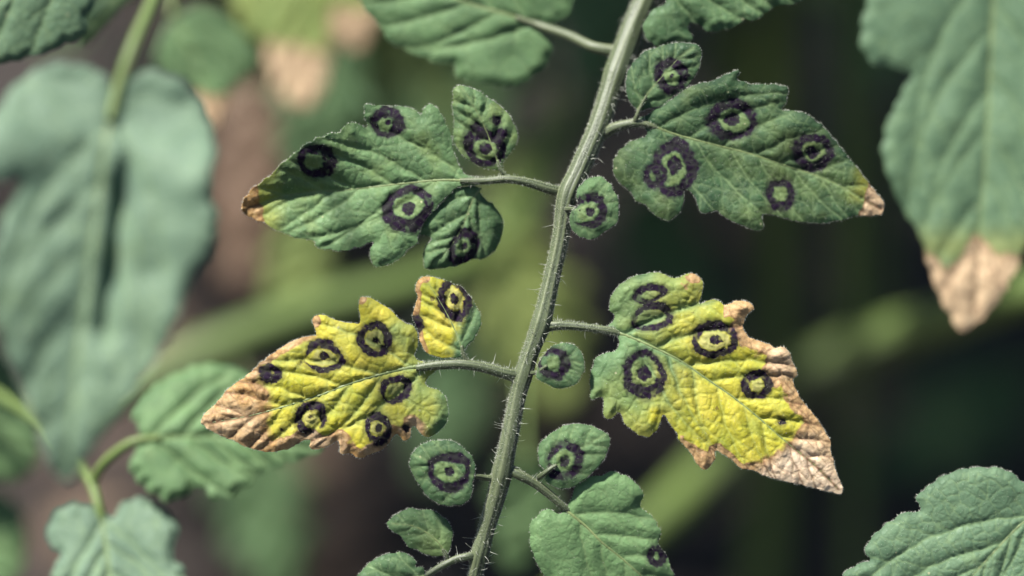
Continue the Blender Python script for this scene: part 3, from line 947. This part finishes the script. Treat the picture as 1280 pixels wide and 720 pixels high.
# --- lower right side branch with two leaflets
D = RD(595) - .001
o = round_leaflet(ZE, 2.977, [(752, 272), (727, 235), (722, 190), (735, 155), (770, 125), (820, 97), (870, 88), (930, 100), (970, 120), (990, 145), (980, 190), (955, 235), (915, 280), (870, 315), (820, 330), (775, 318), (748, 298)],
    [(762, 270), (810, 235), (880, 180), (970, 130)], D, [(822, 228, 67, 41, 20, 1, 0, 165)], 81, 0.58, label='pointed oval leaflet with one ringed spot on a short stalk')
petiole([(673, 597, D + .001, 3.6), (680, 592, D - .0006, 3.3), (688, 586, D - .001, 2.8), (696, 581, D - .0008, 2.2)], parent=o, seed=82, hairs=(0, 30))
L5 = blade('leaflet', main, ZE([(830, 400), (850, 370), (855, 330), (890, 300), (940, 285), (1000, 270), (1060, 290), (1100, 325), (1115, 360), (1103, 400), (1140, 430), (1175, 480), (1172, 540), (1195, 570), (1215, 620),
    (1232, 655), (1240, 720), (1200, 800), (1060, 820), (900, 780), (790, 700), (720, 610), (695, 540), (690, 490), (700, 450), (730, 420), (770, 408), (800, 425)]),
    ZE([(825, 408), (900, 470), (960, 530), (1040, 595), (1130, 680), (1190, 770)]), D + .003, teeth=(3, 22), seed=83, nsec=4, lesions=spots(ZE, 2.977, [(1165, 580, 38, 12, 0, 1)]), pil=12, tone=0.9, rib=5, hairs=0.6, bul=4.0, bul3=0.8, cell=22,
    g=2.0, pose=lambda t, s: 8 - np.where(s > 0, 0.10, 0.05) * np.abs(s) - 30 * t * t)
L5['label'] = 'broad green leaflet with heart shaped base and a spot on its margin'
petiole([(622, 580, D + .002, 6), (633, 585, D + .0014, 7.4), (648, 593, D + .0006, 6.4), (668, 604, D + .001, 5.6), (688, 619, D + .0016, 5.2), (703, 632, D + .0019, 4.4), (716, 643, D + .0026, 3)], parent=L5, seed=84, hairs=(6, 200))

# --- lower left side branch with two leaflets
D = RD(690)
o = round_leaflet(ZE, 2.977, [(162, 462), (180, 440), (215, 415), (250, 402), (285, 410), (310, 405), (350, 420), (385, 450), (403, 490), (400, 540), (382, 575), (340, 582), (290, 570), (270, 555), (240, 545), (215, 510), (185, 490)],
    [(378, 565), (330, 510), (260, 470), (180, 460)], D - .001, [], 91, 0.45, yellow=lambda c: 0.08 * sstep(40, 8, np.hypot(c['x'] - 545, c['y'] - 685)), label='small crinkled green leaflet without spots')
petiole([(560, 700, D - .0005, 3), (558, 694, D - .0012, 2.6), (553, 686, D - .0014, 1.8)], parent=o, seed=92, hairs=(0, 20))
L8 = blade('leaflet', main, ZE([(300, 640), (290, 622), (262, 622), (268, 602), (255, 585), (215, 568), (170, 570), (120, 590), (80, 620), (50, 655), (30, 720), (60, 790), (140, 830), (230, 800), (300, 730), (310, 680)]),
    ZE([(300, 655), (240, 660), (160, 690), (70, 770)]), D - .001, seed=93, nsec=4, tone=0.40, rib=2.6, hairs=0.8, bul=5, pose=lambda t, s: 3 - 0.15 * np.abs(s))
L8['label'] = 'dark crinkled leaflet at the end of the lowest side stalk'
petiole([(603, 690, D + .001, 6.4), (588, 695, D - .0008, 5.2), (570, 699, D - .001, 4.6), (550, 709, D - .001, 4.4), (531, 720, D - .001, 3.6), (515, 722, D - .001, 2.6)], parent=L8, seed=94, hairs=(6, 160))

# --- top leaflets
D = RD(62)
L6 = blade('leaflet', main, ZF([(-10, -60), (20, 0), (40, 30), (80, 75), (100, 110), (150, 140), (210, 165), (250, 180), (288, 178), (290, 215), (340, 230), (400, 240), (450, 243), (500, 225), (540, 190), (560, 150), (555, 115),
    (525, 88), (520, 74), (575, 62), (605, 40), (625, 0), (620, -60), (560, -130), (440, -180), (300, -210), (120, -180), (20, -120)]),
    ZF([(545, 78), (470, 50), (330, 10), (200, -40), (30, -80)]), D + .010, teeth=(4, 28), seed=101, nsec=5, tone=0.62, rib=5, g=2.2, bul=3, bul3=0.7, cell=24, hairs=0.3,
    pose=lambda t, s: np.where(s > 0, 0.12, -.10) * np.abs(s) - 25 * t)
L6['label'] = 'pale green unspotted leaflet on the uppermost side stalk'
petiole([(780, 68, D + .001, 10), (766, 64, D + .0012, 8), (740, 58, D + .002, 6.5), (710, 44, D + .006, 5.8), (675, 32, D + .010, 5.2), (645, 22, D + .0105, 4.4)], parent=L6, seed=102, hairs=(0, 80))
L7 = blade('leaflet', main, ZF([(822, 60), (850, 25), (885, 5), (850, -60), (880, -150), (980, -220), (1120, -200), (1240, -120), (1290, -40), (1265, 0), (1240, 10), (1180, 20), (1150, 45), (1100, 60), (1050, 80), (1000, 85),
    (960, 62), (945, 60), (950, 110), (930, 122), (880, 132), (840, 120), (820, 95)]),
    ZF([(850, -30), (930, -20), (1050, -30), (1180, -30), (1270, -15)]), RD(0) - .008, teeth=(4, 28), seed=103, nsec=5, tone=0.40, rib=4, g=2.2, bul=4.5, hairs=0.4,
    pose=lambda t, s: np.where(s > 0, 0.02, .0) * np.abs(s) - 8 * t)
L7['label'] = 'dark green leaflet hanging above the right spotted leaflet'
petiole([(812, -10, RD(-10), 7), (825, -18, RD(-10) - .004, 5), (845, -28, RD(-10) - .008, 4.4), (870, -28, RD(-10) - .0085, 3)], parent=L7, seed=104, hairs=(0, 40))
# terminal leaflet, continuing the stalk
LT = blade('leaflet', main, [(572, 792), (540, 790), (515, 815), (505, 850), (520, 900), (505, 930), (520, 980), (545, 1030), (560, 1080), (590, 1030), (620, 990), (625, 940), (640, 900), (635, 850), (615, 815), (595, 795)],
    [(572, 795), (568, 900), (560, 1070)], .606, seed=105, nsec=5, g=3.5, tone=0.55, rib=4)

# ------------------------------------------------------------------ other leaves of the plants around it
def lone_leaf(label, outline, midrib, D, stalk_pts, group=None, name='tomato_leaf', **kw):
    """a leaf of which the photograph shows one leaflet; stalk_pts are (x, y, D, radius)"""
    b0 = stalk_pts[0]
    t = thing(name, label, 'leaf', P(b0[0], b0[1], b0[2])[0], group)
    o = blade('leaflet', t, outline, midrib, D, **kw)
    stalk('petiole', t, stalk_pts, kw.get('rib_mat') or M_BSTEM, 14, 3, 0.04)
    return t


def upright(label, px, py, D, top, rad, seed):
    """upright stem through a photograph point, rooted in the soil; returns a picker of points on it by picture row"""
    b0 = P(px, py, D)[0]
    z = np.linspace(-0.02, b0[2] + top, 80)
    w = np.stack([b0[0] + 0.006 * np.sin(z * 11 + seed), b0[1] + 0.006 * np.cos(z * 9 + seed), z], 1)
    t = thing('tomato_plant', label, 'plant', w[0], 'tomato plants standing behind the spotted leaf')
    wtube('stem', t, w, np.linspace(rad * 1.1, rad * .8, 80), M_BSTEM, 16, org(t), seed, 0.05)
    pr_ = np.array([proj(q) for q in w])

    def at(y):
        i = int(np.abs(pr_[:, 1] - y).argmin())
        return tuple(pr_[i])
    return at


left_at = upright('upright tomato stem carrying the big blurred leaf', -150, 200, .67, .26, .0048, 61)
right_at = upright('upright tomato stem carrying the large leaf with the tan point', 1440, 200, .74, .22, .0052, 62)

# large blurred leaf hanging in front, left
lone_leaf('big blue green leaf hanging point down in the left foreground, badly blurred',
    [(145, 112), (128, 92), (85, 78), (50, 85), (15, 112), (-12, 150), (-28, 190), (-20, 222), (30, 230), (12, 255), (0, 290), (-12, 330), (-8, 390), (8, 440), (30, 490), (48, 540), (62, 580), (80, 602), (100, 585),
     (130, 540), (170, 490), (200, 440), (224, 390), (240, 350), (262, 312), (266, 270), (258, 228), (268, 190), (262, 160), (246, 122), (225, 100), (195, 88), (168, 95)],
    [(146, 112), (132, 180), (116, 300), (100, 420), (82, 590)], 0.542,
    [(*left_at(-420), 8), (40, -330, .60, 8), (190, -190, .575, 8), (215, -60, .560, 8), (192, 0, .551, 8), (166, 60, .544, 8), (148, 110, .5415, 7), (138, 150, .539, 5)],
    mat=M_SKYSHEEN, g=3.0, teeth=(7, 36), seed=201, nsec=6, tone=0.62, bul=3.6, bul3=0.8, cell=40, rib=5, pil=14, wav=10,
    pose=lambda t, s: np.where(s < 0, 0.10 + 0.25 * sstep(.5, .1, t), 0.28) * np.abs(s) * sstep(0, .2, t) - 34 * np.exp(-(s + 30) ** 2 / 200) * sstep(.1, .3, t) * sstep(.75, .5, t) + 150 * t - 70 * t * t)
# corner leaf, upper left
lone_leaf('veined green leaf in the upper left corner, edge notched',
    [(-120, -60), (0, -110), (110, -60), (122, -10), (110, 22), (104, 46), (78, 56), (62, 66), (40, 70), (10, 78), (-40, 80), (-120, 60), (-170, 0)], [(130, -90), (40, -20), (-60, 20), (-160, 20)], 0.622,
    [(*left_at(-300), 6), (60, -240, .64, 6), (190, -150, .63, 6), (150, -110, .624, 5), (110, -75, .622, 4)], mat=M_SKYTINT, g=2.4, teeth=(5, 26), seed=203, nsec=5, tone=0.62, bul=3.2, rib=4, pose=lambda t, s: 0.1 * s)
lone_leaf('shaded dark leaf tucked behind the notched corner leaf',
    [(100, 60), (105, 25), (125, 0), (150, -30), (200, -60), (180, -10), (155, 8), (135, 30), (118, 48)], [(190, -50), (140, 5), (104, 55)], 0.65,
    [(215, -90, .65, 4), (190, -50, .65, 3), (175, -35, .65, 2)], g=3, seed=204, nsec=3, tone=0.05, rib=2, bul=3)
# large leaf hanging at the right with a dead point
lone_leaf('large hanging leaf at the right with a withered tan point',
    [(1235, -90), (1180, -95), (1110, -50), (1085, 0), (1076, 50), (1090, 78), (1122, 86), (1138, 96), (1116, 140), (1104, 180), (1112, 225), (1130, 262), (1150, 295), (1160, 330), (1175, 370), (1200, 412), (1226, 400), (1255, 365),
     (1278, 318), (1302, 270), (1330, 200), (1345, 120), (1330, 60), (1370, 20), (1360, -60), (1290, -95)],
    [(1246, -90), (1240, 40), (1232, 200), (1216, 390)], 0.648,
    [(*right_at(-420), 8), (1310, -340, .72, 8), (1262, -240, .70, 8), (1250, -160, .665, 7), (1246, -90, .648, 6), (1243, -40, .647, 4)], mat=M_SKYTINT, g=2.8, teeth=(5, 30), seed=205, nsec=6, tone=0.60, bul=3, rib=4.5, pil=11, cell=30, bul3=.8,
    necro=lambda c: sstep(-12, 12, c['y'] - 318 - 22 * np.exp(-((c['x'] - 1185) / 14) ** 2) + 26 * np.exp(-((c['x'] - 1222) / 14) ** 2) + 10 * edge_noise(c, 16)),
    yellow=lambda c: 0.35 * sstep(40, 0, np.abs(c['y'] - 310)) * 0.6, bleach=lambda c: 0.55 + 0 * c['x'], pose=lambda t, s: 0.10 * np.abs(s) + 20 * t)
# bottom right sharp leaf
lone_leaf('bluish green veined leaf rising into the lower right corner',
    [(1052, 722), (1068, 708), (1087, 700), (1082, 685), (1100, 662), (1130, 642), (1152, 638), (1146, 622), (1165, 605), (1190, 590), (1230, 584), (1262, 590), (1290, 612), (1340, 640), (1365, 720), (1300, 800), (1160, 820), (1040, 770)],
    [(1345, 610), (1280, 652), (1215, 720), (1140, 800)], 0.597, [(*right_at(420), 8), (1450, 460, .67, 8), (1440, 520, .615, 8), (1395, 570, .602, 7), (1345, 610, .597, 5), (1320, 626, .597, 4)], mat=M_SKYTINT, g=1.7, teeth=(2.5, 22), seed=207, nsec=6, tone=0.62, bul=3, rib=3.2, hairs=1.0,
    pose=lambda t, s: -np.where(s > 0, 0.05, 0.02) * np.abs(s), angle=38)
# lower left pair
t = thing('tomato_leaf', 'pair of scalloped green leaflets on a curved pale stalk at the lower left', 'leaf', P(115, 612, .645)[0])
blade('leaflet', t, [(182, 548), (165, 520), (183, 490), (215, 470), (255, 455), (300, 462), (340, 486), (372, 510), (395, 540), (400, 562), (368, 575), (332, 588), (300, 612), (268, 624), (250, 606), (216, 626), (186, 612), (165, 590), (168, 566)],
    [(178, 548), (260, 545), (330, 552), (395, 562)], 0.640, g=2.0, teeth=(6, 24), seed=211, nsec=6, tone=0.62, bul=8, rib=4.5, rib_mat=M_BSTEM, pil=8, cell=26, pose=lambda t, s: 0.40 * s - 0.10 * np.abs(s))
blade('leaflet', t, [(126, 640), (105, 630), (78, 634), (60, 655), (62, 680), (76, 692), (66, 720), (78, 790), (150, 840), (220, 790), (232, 722), (216, 692), (223, 660), (206, 636), (180, 622), (156, 628), (140, 645)],
    [(126, 640), (135, 700), (150, 830)], 0.640, mat=M_SKYSHEEN, g=2.4, teeth=(6, 24), seed=212, nsec=6, tone=0.66, bul=7, rib=4.5, rib_mat=M_BSTEM, pil=8, cell=26, pose=lambda t, s: 85 * t - 0.12 * np.abs(s))
stalk('petiole', t, [(*left_at(430), 7), (-60, 460, .69, 7), (40, 520, .665, 7), (80, 560, .655, 7), (112, 600, .645, 6.5), (122, 628, .641, 6), (128, 650, .640, 5)], M_BSTEM, 14, 4, 0.04)
stalk('petiole', t, [(116, 606, .644, 5), (126, 584, .642, 6), (145, 566, .640, 6), (168, 552, .639, 5.5), (200, 547, .639, 4)], M_BSTEM, 14, 5, 0.04)
# left edge leaf
lone_leaf('pale blurred leaf cluster at the left edge below the big leaf',
    [(-60, 450), (-10, 440), (20, 470), (42, 520), (50, 560), (35, 590), (10, 600), (-40, 590), (-80, 540)], [(-60, 470), (0, 530), (40, 575)], 0.70, [(*left_at(360), 6), (-100, 420, .71, 6), (-60, 470, .70, 4)],
    g=4, teeth=(6,26), seed=213, nsec=4, tone=0.6, rib=3, cell=50)
lone_leaf('small blurred leaf peeking in low at the left edge',
    [(-60, 640), (-20, 615), (15, 625), (32, 660), (30, 700), (5, 740), (-50, 740)], [(-60, 690), (0, 680), (28, 690)], 0.72, [(*left_at(640), 5), (-100, 680, .72, 5), (-60, 690, .72, 4)], g=4, teeth=(6,26), seed=214, nsec=4, tone=0.75, rib=3, cell=50)
# upper left leaves behind, with dead tips
lone_leaf('blurred bright green leaf with two withered tan points behind the spotted leaf',
    [(330, -120), (400, -130), (470, -90), (480, -20), (470, 30), (450, 62), (420, 55), (412, 70), (405, 110), (385, 135), (355, 120), (338, 85), (330, 55), (300, 30), (290, -40)], [(390, -120), (380, -20), (378, 120)], 0.74,
    [(400, -260, .80, 7), (395, -180, .76, 7), (390, -120, .74, 5)], g=4, teeth=(6,30), seed=215, nsec=5, tone=0.85, rib=4, cell=50, yellow=lambda c: .25 + 0 * c['x'],
    necro=lambda c: np.maximum(sstep(44, 66, c['y'] - .2 * (c['x'] - 360) + 8 * edge_noise(c, 20)), sstep(405, 420, c['x']) * sstep(0, 16, c['y'] + 8 * edge_noise(c, 20))), bleach=lambda c: .6 + 0 * c['x'])
lone_leaf('grey green blurred leaf with a tan tip beside the curved stalk',
    [(210, 30), (250, 10), (290, 30), (318, 60), (315, 95), (290, 110), (278, 150), (262, 158), (250, 140), (235, 105), (210, 100), (195, 70)], [(215, 20), (245, 80), (266, 152)], 0.70,
    [(190, -120, .74, 6), (205, -40, .71, 6), (215, 20, .70, 4)], g=4, teeth=(6,30), seed=216, nsec=4, tone=0.55, rib=3, cell=50, necro=lambda c: sstep(112, 126, c['y'] + 8 * edge_noise(c, 20)), bleach=lambda c: .5 + 0 * c['x'])

# ------------------------------------------------------------------ plants behind; dense crowns above the view are added for shade
def leaflet_outline(L, W, seed):
    r = np.random.default_rng(seed)
    up, dn = [], []
    for sgn, arr in ((-1, up), (1, dn)):
        for k in range(15):
            t = (k + .6) / 15.6
            w = W * (math.sin(math.pi * min(1, t * 0.86 + 0.10)) ** 0.8) * (1 - 0.25 * t)
            lob = 1.0 if k % 4 in (1, 2) else (0.86 if k % 4 == 3 else 0.74)
            arr.append((L * t + r.uniform(-3, 3) + (6 if k % 4 == 2 else 0), sgn * w * lob * r.uniform(.93, 1.07)))
    return [(0, 0)] + up + [(L * 1.03, r.uniform(-6, 6))] + dn[::-1]


kp = 0.00019
def loc_map(curv, roll):
    def f(x, y, z):
        if isinstance(x, str):
            return kp
        x = np.asarray(x, float); y = np.asarray(y, float); z = np.asarray(z, float)
        return np.stack([x * kp, -y * kp, (z - curv * x * x / 300 - roll * y * y / 100) * kp], 1)
    return f


protos = []
for i in range(3):
    m = blade('leaflet', None, leaflet_outline(300 + 20 * i, 88 + 10 * i, 300 + i), [(0, 0), (150, 4), (305, 0)], mapf=loc_map(0.30 + .12 * i, 0.35), g=5.5, seed=310 + i, nsec=6, tone=0.45 + 0.12 * i,
              bul=9, bul3=1, cell=60, wav=9, rib=0, mat=M_BACK, pil=14)
    protos.append(m.data)
    bpy.data.objects.remove(m)
rach_len = 0.17
xs = np.linspace(0, rach_len, 24)
rw = np.stack([xs, 0.004 * np.sin(xs * 30), -1.4 * xs ** 2], 1)
tmp = wtube('leaf_stalk', None, rw, np.linspace(.0026, .0012, 24), M_BSTEM, 8, None, 9, 0.03)
rach_me = tmp.data
bpy.data.objects.remove(tmp)
prng = random.Random(5)


def plain(me, name, parent, loc, rot, sc=1.0):
    o = bpy.data.objects.new(name, me)
    COL.objects.link(o)
    o.parent = parent
    o.location = loc
    o.rotation_euler = rot
    o.scale = (sc, sc, sc)
    if me in protos:
        md = o.modifiers.new('thickness', 'SOLIDIFY')
        md.thickness = 0.0003
        md.offset = -1
    return o


def compound(parent, loc, az, pitch, size):
    """leaf stalk with seven leaflets"""
    r = plain(rach_me, 'leaf_stalk', parent, loc, (0, pitch, az), size)
    for f, s in ((0.32, 1), (0.36, -1), (0.62, 1), (0.66, -1), (0.86, 1), (0.88, -1), (1.0, 0)):
        x = rach_len * f
        sc = (0.62 + 0.5 * f) * prng.uniform(.85, 1.1)
        plain(prng.choice(protos), 'leaflet', r, (x, 0.004 * math.sin(x * 30), -1.4 * x * x),
              (prng.uniform(-.4, .4) - 0.25 * s, prng.uniform(.15, .6), s * prng.uniform(.8, 1.15) + prng.uniform(-.1, .1)), sc)
    return r


def plant(label, x, y, height, lean, leaves, rad=0.006, seed=0):
    t = thing('tomato_plant', label, 'plant', (x, y, -0.01), 'tomato plants standing behind the spotted leaf')
    n = 40
    z = np.linspace(0, height, n)
    w = np.stack([lean[0] * z + 0.01 * np.sin(z * 9 + seed), lean[1] * z + 0.008 * np.cos(z * 7 + seed), z], 1)
    wtube('stem', t, w, np.linspace(rad * 1.15, rad * .7, n), M_BSTEM, 16, None, seed, 0.05)
    for zz, az, pitch, size in leaves:
        i = int(zz / height * (n - 1))
        compound(t, tuple(w[i]), az, pitch, size)
    return t


def ring(z0, z1, n, seed, size=1.2, p=(-.45, .1)):
    r = random.Random(seed)
    return [(z0 + (z1 - z0) * (k + r.uniform(-.2, .2)) / max(1, n - 1) if n > 1 else z0, k * 2.4 + r.uniform(-.4, .4) + seed, r.uniform(*p), size * r.uniform(.85, 1.15)) for k in range(n)]


plant('added arching tomato plant, unseen, shading the bed from the right', 0.34, 0.98, 0.90, (-0.42, 0.04), ring(.42, .86, 26, 8, 1.35), seed=8)  # stands out of view, added so its leaves darken the right background
plant('added arching tomato plant, unseen, shading the bed from the left', -0.40, 1.02, 0.90, (0.36, 0.04), ring(.62, .86, 6, 9, 1.2), seed=9)  # out of view as well, a sparser plant added for shade
plant('tall tomato plant with leafy crown left of the other background plants', -0.36, 1.20, 0.80, (0.05, 0.0), ring(.42, .74, 8, 1), seed=1)
plant('bushy tomato plant standing on the soil behind the middle of the leaf', -0.10, 1.20, 0.84, (-0.02, .03), ring(.34, .80, 18, 2, 1.4), seed=2)
plant('tomato plant shading the dark corner behind the right leaflets', 0.16, 1.12, 0.84, (0.03, 0.02), ring(.30, .80, 22, 3, 1.4), seed=3)
plant('leafy tomato plant at the right end of the background row', 0.36, 1.12, 0.84, (0.0, 0.02), ring(.26, .80, 24, 6, 1.4), seed=6)
plant('tomato plant farthest back over the bare soil', 0.08, 1.46, 0.85, (0.0, 0.0), ring(.12, .8, 16, 4, 1.4), seed=4)
plant('second far tomato plant on the left side of the bed', -0.26, 1.62, 0.85, (0.0, 0.0), ring(.20, .8, 13, 5, 1.3), seed=5)
plant('far plant closing the row behind the large hanging leaf', 0.36, 1.52, 0.85, (0.0, 0.0), ring(.08, .8, 16, 7, 1.4), seed=7)

# the stem that carries the spotted leaf, with two side shoots
t = thing('tomato_plant', 'smooth green tomato stem with two side shoots behind the yellow leaflets', 'plant', P(930, 1000, 1.03)[0], 'tomato plants standing behind the spotted leaf')
t.location = Vector(stem_w[0])
wtube('stem', t, stem_w, np.linspace(.0075, .0058, 60), M_BSTEM, 18, org(t), 12, 0.05)
stalk('side_shoot', t, [(962, 492, 1.02, 17), (1010, 465, .95, 24), (1080, 435, .86, 28), (1180, 400, .79, 28), (1300, 362, .75, 27), (*right_at(325), 24)], M_BSTEM, 18, 13, 0.04)
stalk('side_shoot', t, [(955, 500, 1.02, 15), (915, 555, .95, 23), (860, 615, .88, 27), (800, 668, .86, 26), (720, 740, .85, 24), (620, 830, .85, 20)], M_BSTEM, 18, 14, 0.04)
for zz, az, pt, sz in ((.47, 2.5, -.10, 1.2), (.50, 1.2, -.2, 1.3), (.54, .2, -.1, 1.3), (.57, 4.35, -.20, 1.25), (.60, 2.0, -.3, 1.3), (.45, -.5, -.1, 1.2)):  # unseen crown leaves, added to shade the stems and leaflet below
    i = int((zz + .02) / .68 * 59)
    compound(t, tuple(stem_w[i] - stem_w[0]), az, pt, sz)
# leaning stem across the left half
t = thing('tomato_shoot', 'pale leaning shoot running behind the two left leaflets', 'shoot', P(-60, 560, .83)[0])
stalk('stem', t, [(-60, 560, .83, 20), (110, 500, .83, 21), (250, 440, .83, 22), (400, 385, .84, 22), (540, 345, .85, 21), (640, 285, .87, 19), (700, 170, .90, 18), (750, 60, .92, 17), (800, -80, .95, 16)], M_BSTEM, 18, 15, 0.04)
t = thing('tomato_shoot', 'thin upright olive shoot beside the large hanging leaf', 'shoot', P(1075, 900, 1.0)[0])
stalk('stem', t, [(1075, 900, 1.0, 12), (1068, 640, .98, 12), (1062, 400, .96, 12), (1060, 200, .94, 12), (1050, -60, .92, 11)], M_BSTEM, 12, 16, 0.04)

# far leaves lit between the plants
FAR = 'blurred leaves filling the gaps behind'
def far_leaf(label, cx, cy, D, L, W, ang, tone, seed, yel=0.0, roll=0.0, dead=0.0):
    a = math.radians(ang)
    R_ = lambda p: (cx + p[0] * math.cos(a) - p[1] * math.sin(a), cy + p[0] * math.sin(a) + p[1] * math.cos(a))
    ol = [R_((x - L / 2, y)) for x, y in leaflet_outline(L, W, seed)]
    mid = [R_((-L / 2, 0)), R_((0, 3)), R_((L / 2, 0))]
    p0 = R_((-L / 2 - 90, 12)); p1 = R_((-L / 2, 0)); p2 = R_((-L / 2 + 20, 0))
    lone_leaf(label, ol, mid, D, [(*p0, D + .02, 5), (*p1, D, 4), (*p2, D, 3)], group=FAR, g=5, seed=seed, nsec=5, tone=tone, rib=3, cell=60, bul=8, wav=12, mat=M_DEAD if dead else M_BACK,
              yellow=lambda c: yel + 0 * c['x'], necro=(lambda c: dead + 0 * c['x']) if dead else None, pose=lambda t, s: roll * s)


far_leaf('bright lime green blurred leaf behind the middle of the stalk', 665, 400, .86, 230, 80, 70, 0.95, 401, .25, roll=.5)
far_leaf('blurred light green leaf behind the gap between the left leaflets', 640, 255, .90, 150, 50, 110, 0.9, 402, .2, roll=-.4)
far_leaf('blurred mid green leaf under the upper left leaflet', 370, 345, .84, 150, 48, 100, 0.9, 403, .2)
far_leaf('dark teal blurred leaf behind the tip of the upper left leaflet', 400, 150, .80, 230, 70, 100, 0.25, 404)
far_leaf('blurred green leaf low behind the lower stalk', 650, 640, .74, 150, 50, 95, 0.8, 405, roll=.3)
far_leaf('olive blurred leaf behind the upper left leaflet teeth', 480, 100, .95, 190, 60, 80, 0.7, 406, .3)
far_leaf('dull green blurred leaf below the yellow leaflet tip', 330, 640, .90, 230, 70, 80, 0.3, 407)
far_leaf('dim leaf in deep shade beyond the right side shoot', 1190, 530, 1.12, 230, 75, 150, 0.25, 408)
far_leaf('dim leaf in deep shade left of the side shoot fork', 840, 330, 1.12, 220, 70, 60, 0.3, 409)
far_leaf('olive leaf in half shade above the dark right leaflet', 930, 110, 1.10, 220, 55, 80, 0.5, 412, .2)
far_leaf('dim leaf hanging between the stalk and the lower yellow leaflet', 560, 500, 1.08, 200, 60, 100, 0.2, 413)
far_leaf('blurred leaf behind the notch of the upper left leaflet', 545, 60, .92, 200, 60, 75, 0.5, 414, .15)
far_leaf('brown withered leaf hanging behind the tan tip of the upper left leaflet', 305, 225, .93, 270, 62, 92, 0.3, 410, dead=.95)

# dead leaves lying on the soil
drng = random.Random(8)
dead = []
for i in range(2):
    m = blade('dry_leaf', None, leaflet_outline(260, 80, 500 + i), [(0, 0), (130, 8), (265, 0)], mapf=loc_map(-0.25 - .2 * i, -0.7), g=6, seed=510 + i, nsec=5, bul=10, wav=26, rib=0, mat=M_DEAD,
              necro=lambda c: 0.95 + 0 * c['x'], bleach=lambda c: 0.15 + 0.3 * edge_noise(c, 40))
    dead.append(m.data)
    bpy.data.objects.remove(m)
for k, (px, py) in enumerate([(300, 180), (330, 250), (285, 310), (250, 120), (420, 620), (380, 690), (460, 700), (560, 520), (600, 480), (20, 280), (10, 400), (870, 300), (910, 330), (870, 690), (700, 500), (1130, 600), (120, 470), (60, 700)]):
    px += drng.uniform(-15, 15); py += drng.uniform(-15, 15)
    ray = P(px, py, 1.0)[0] - np.array([0, 0, CAM_H])
    w = np.array([0, 0, CAM_H]) + ray * (-CAM_H / ray[2])
    o = bpy.data.objects.new('dry_leaf', dead[k % 2])
    COL.objects.link(o)
    o.location = (w[0], w[1], 0.012)
    o.rotation_euler = (drng.uniform(-.3, .3), drng.uniform(-.3, .3), drng.uniform(0, 6.28))
    sc_ = drng.uniform(.8, 1.5)
    o.scale = (sc_, sc_, sc_)
    md = o.modifiers.new('thickness', 'SOLIDIFY'); md.thickness = .0003; md.offset = -1
    o['label'] = 'curled brown dead leaf lying on the soil'
    o['category'] = 'dead leaf'
    o['group'] = 'dead leaves on the soil'
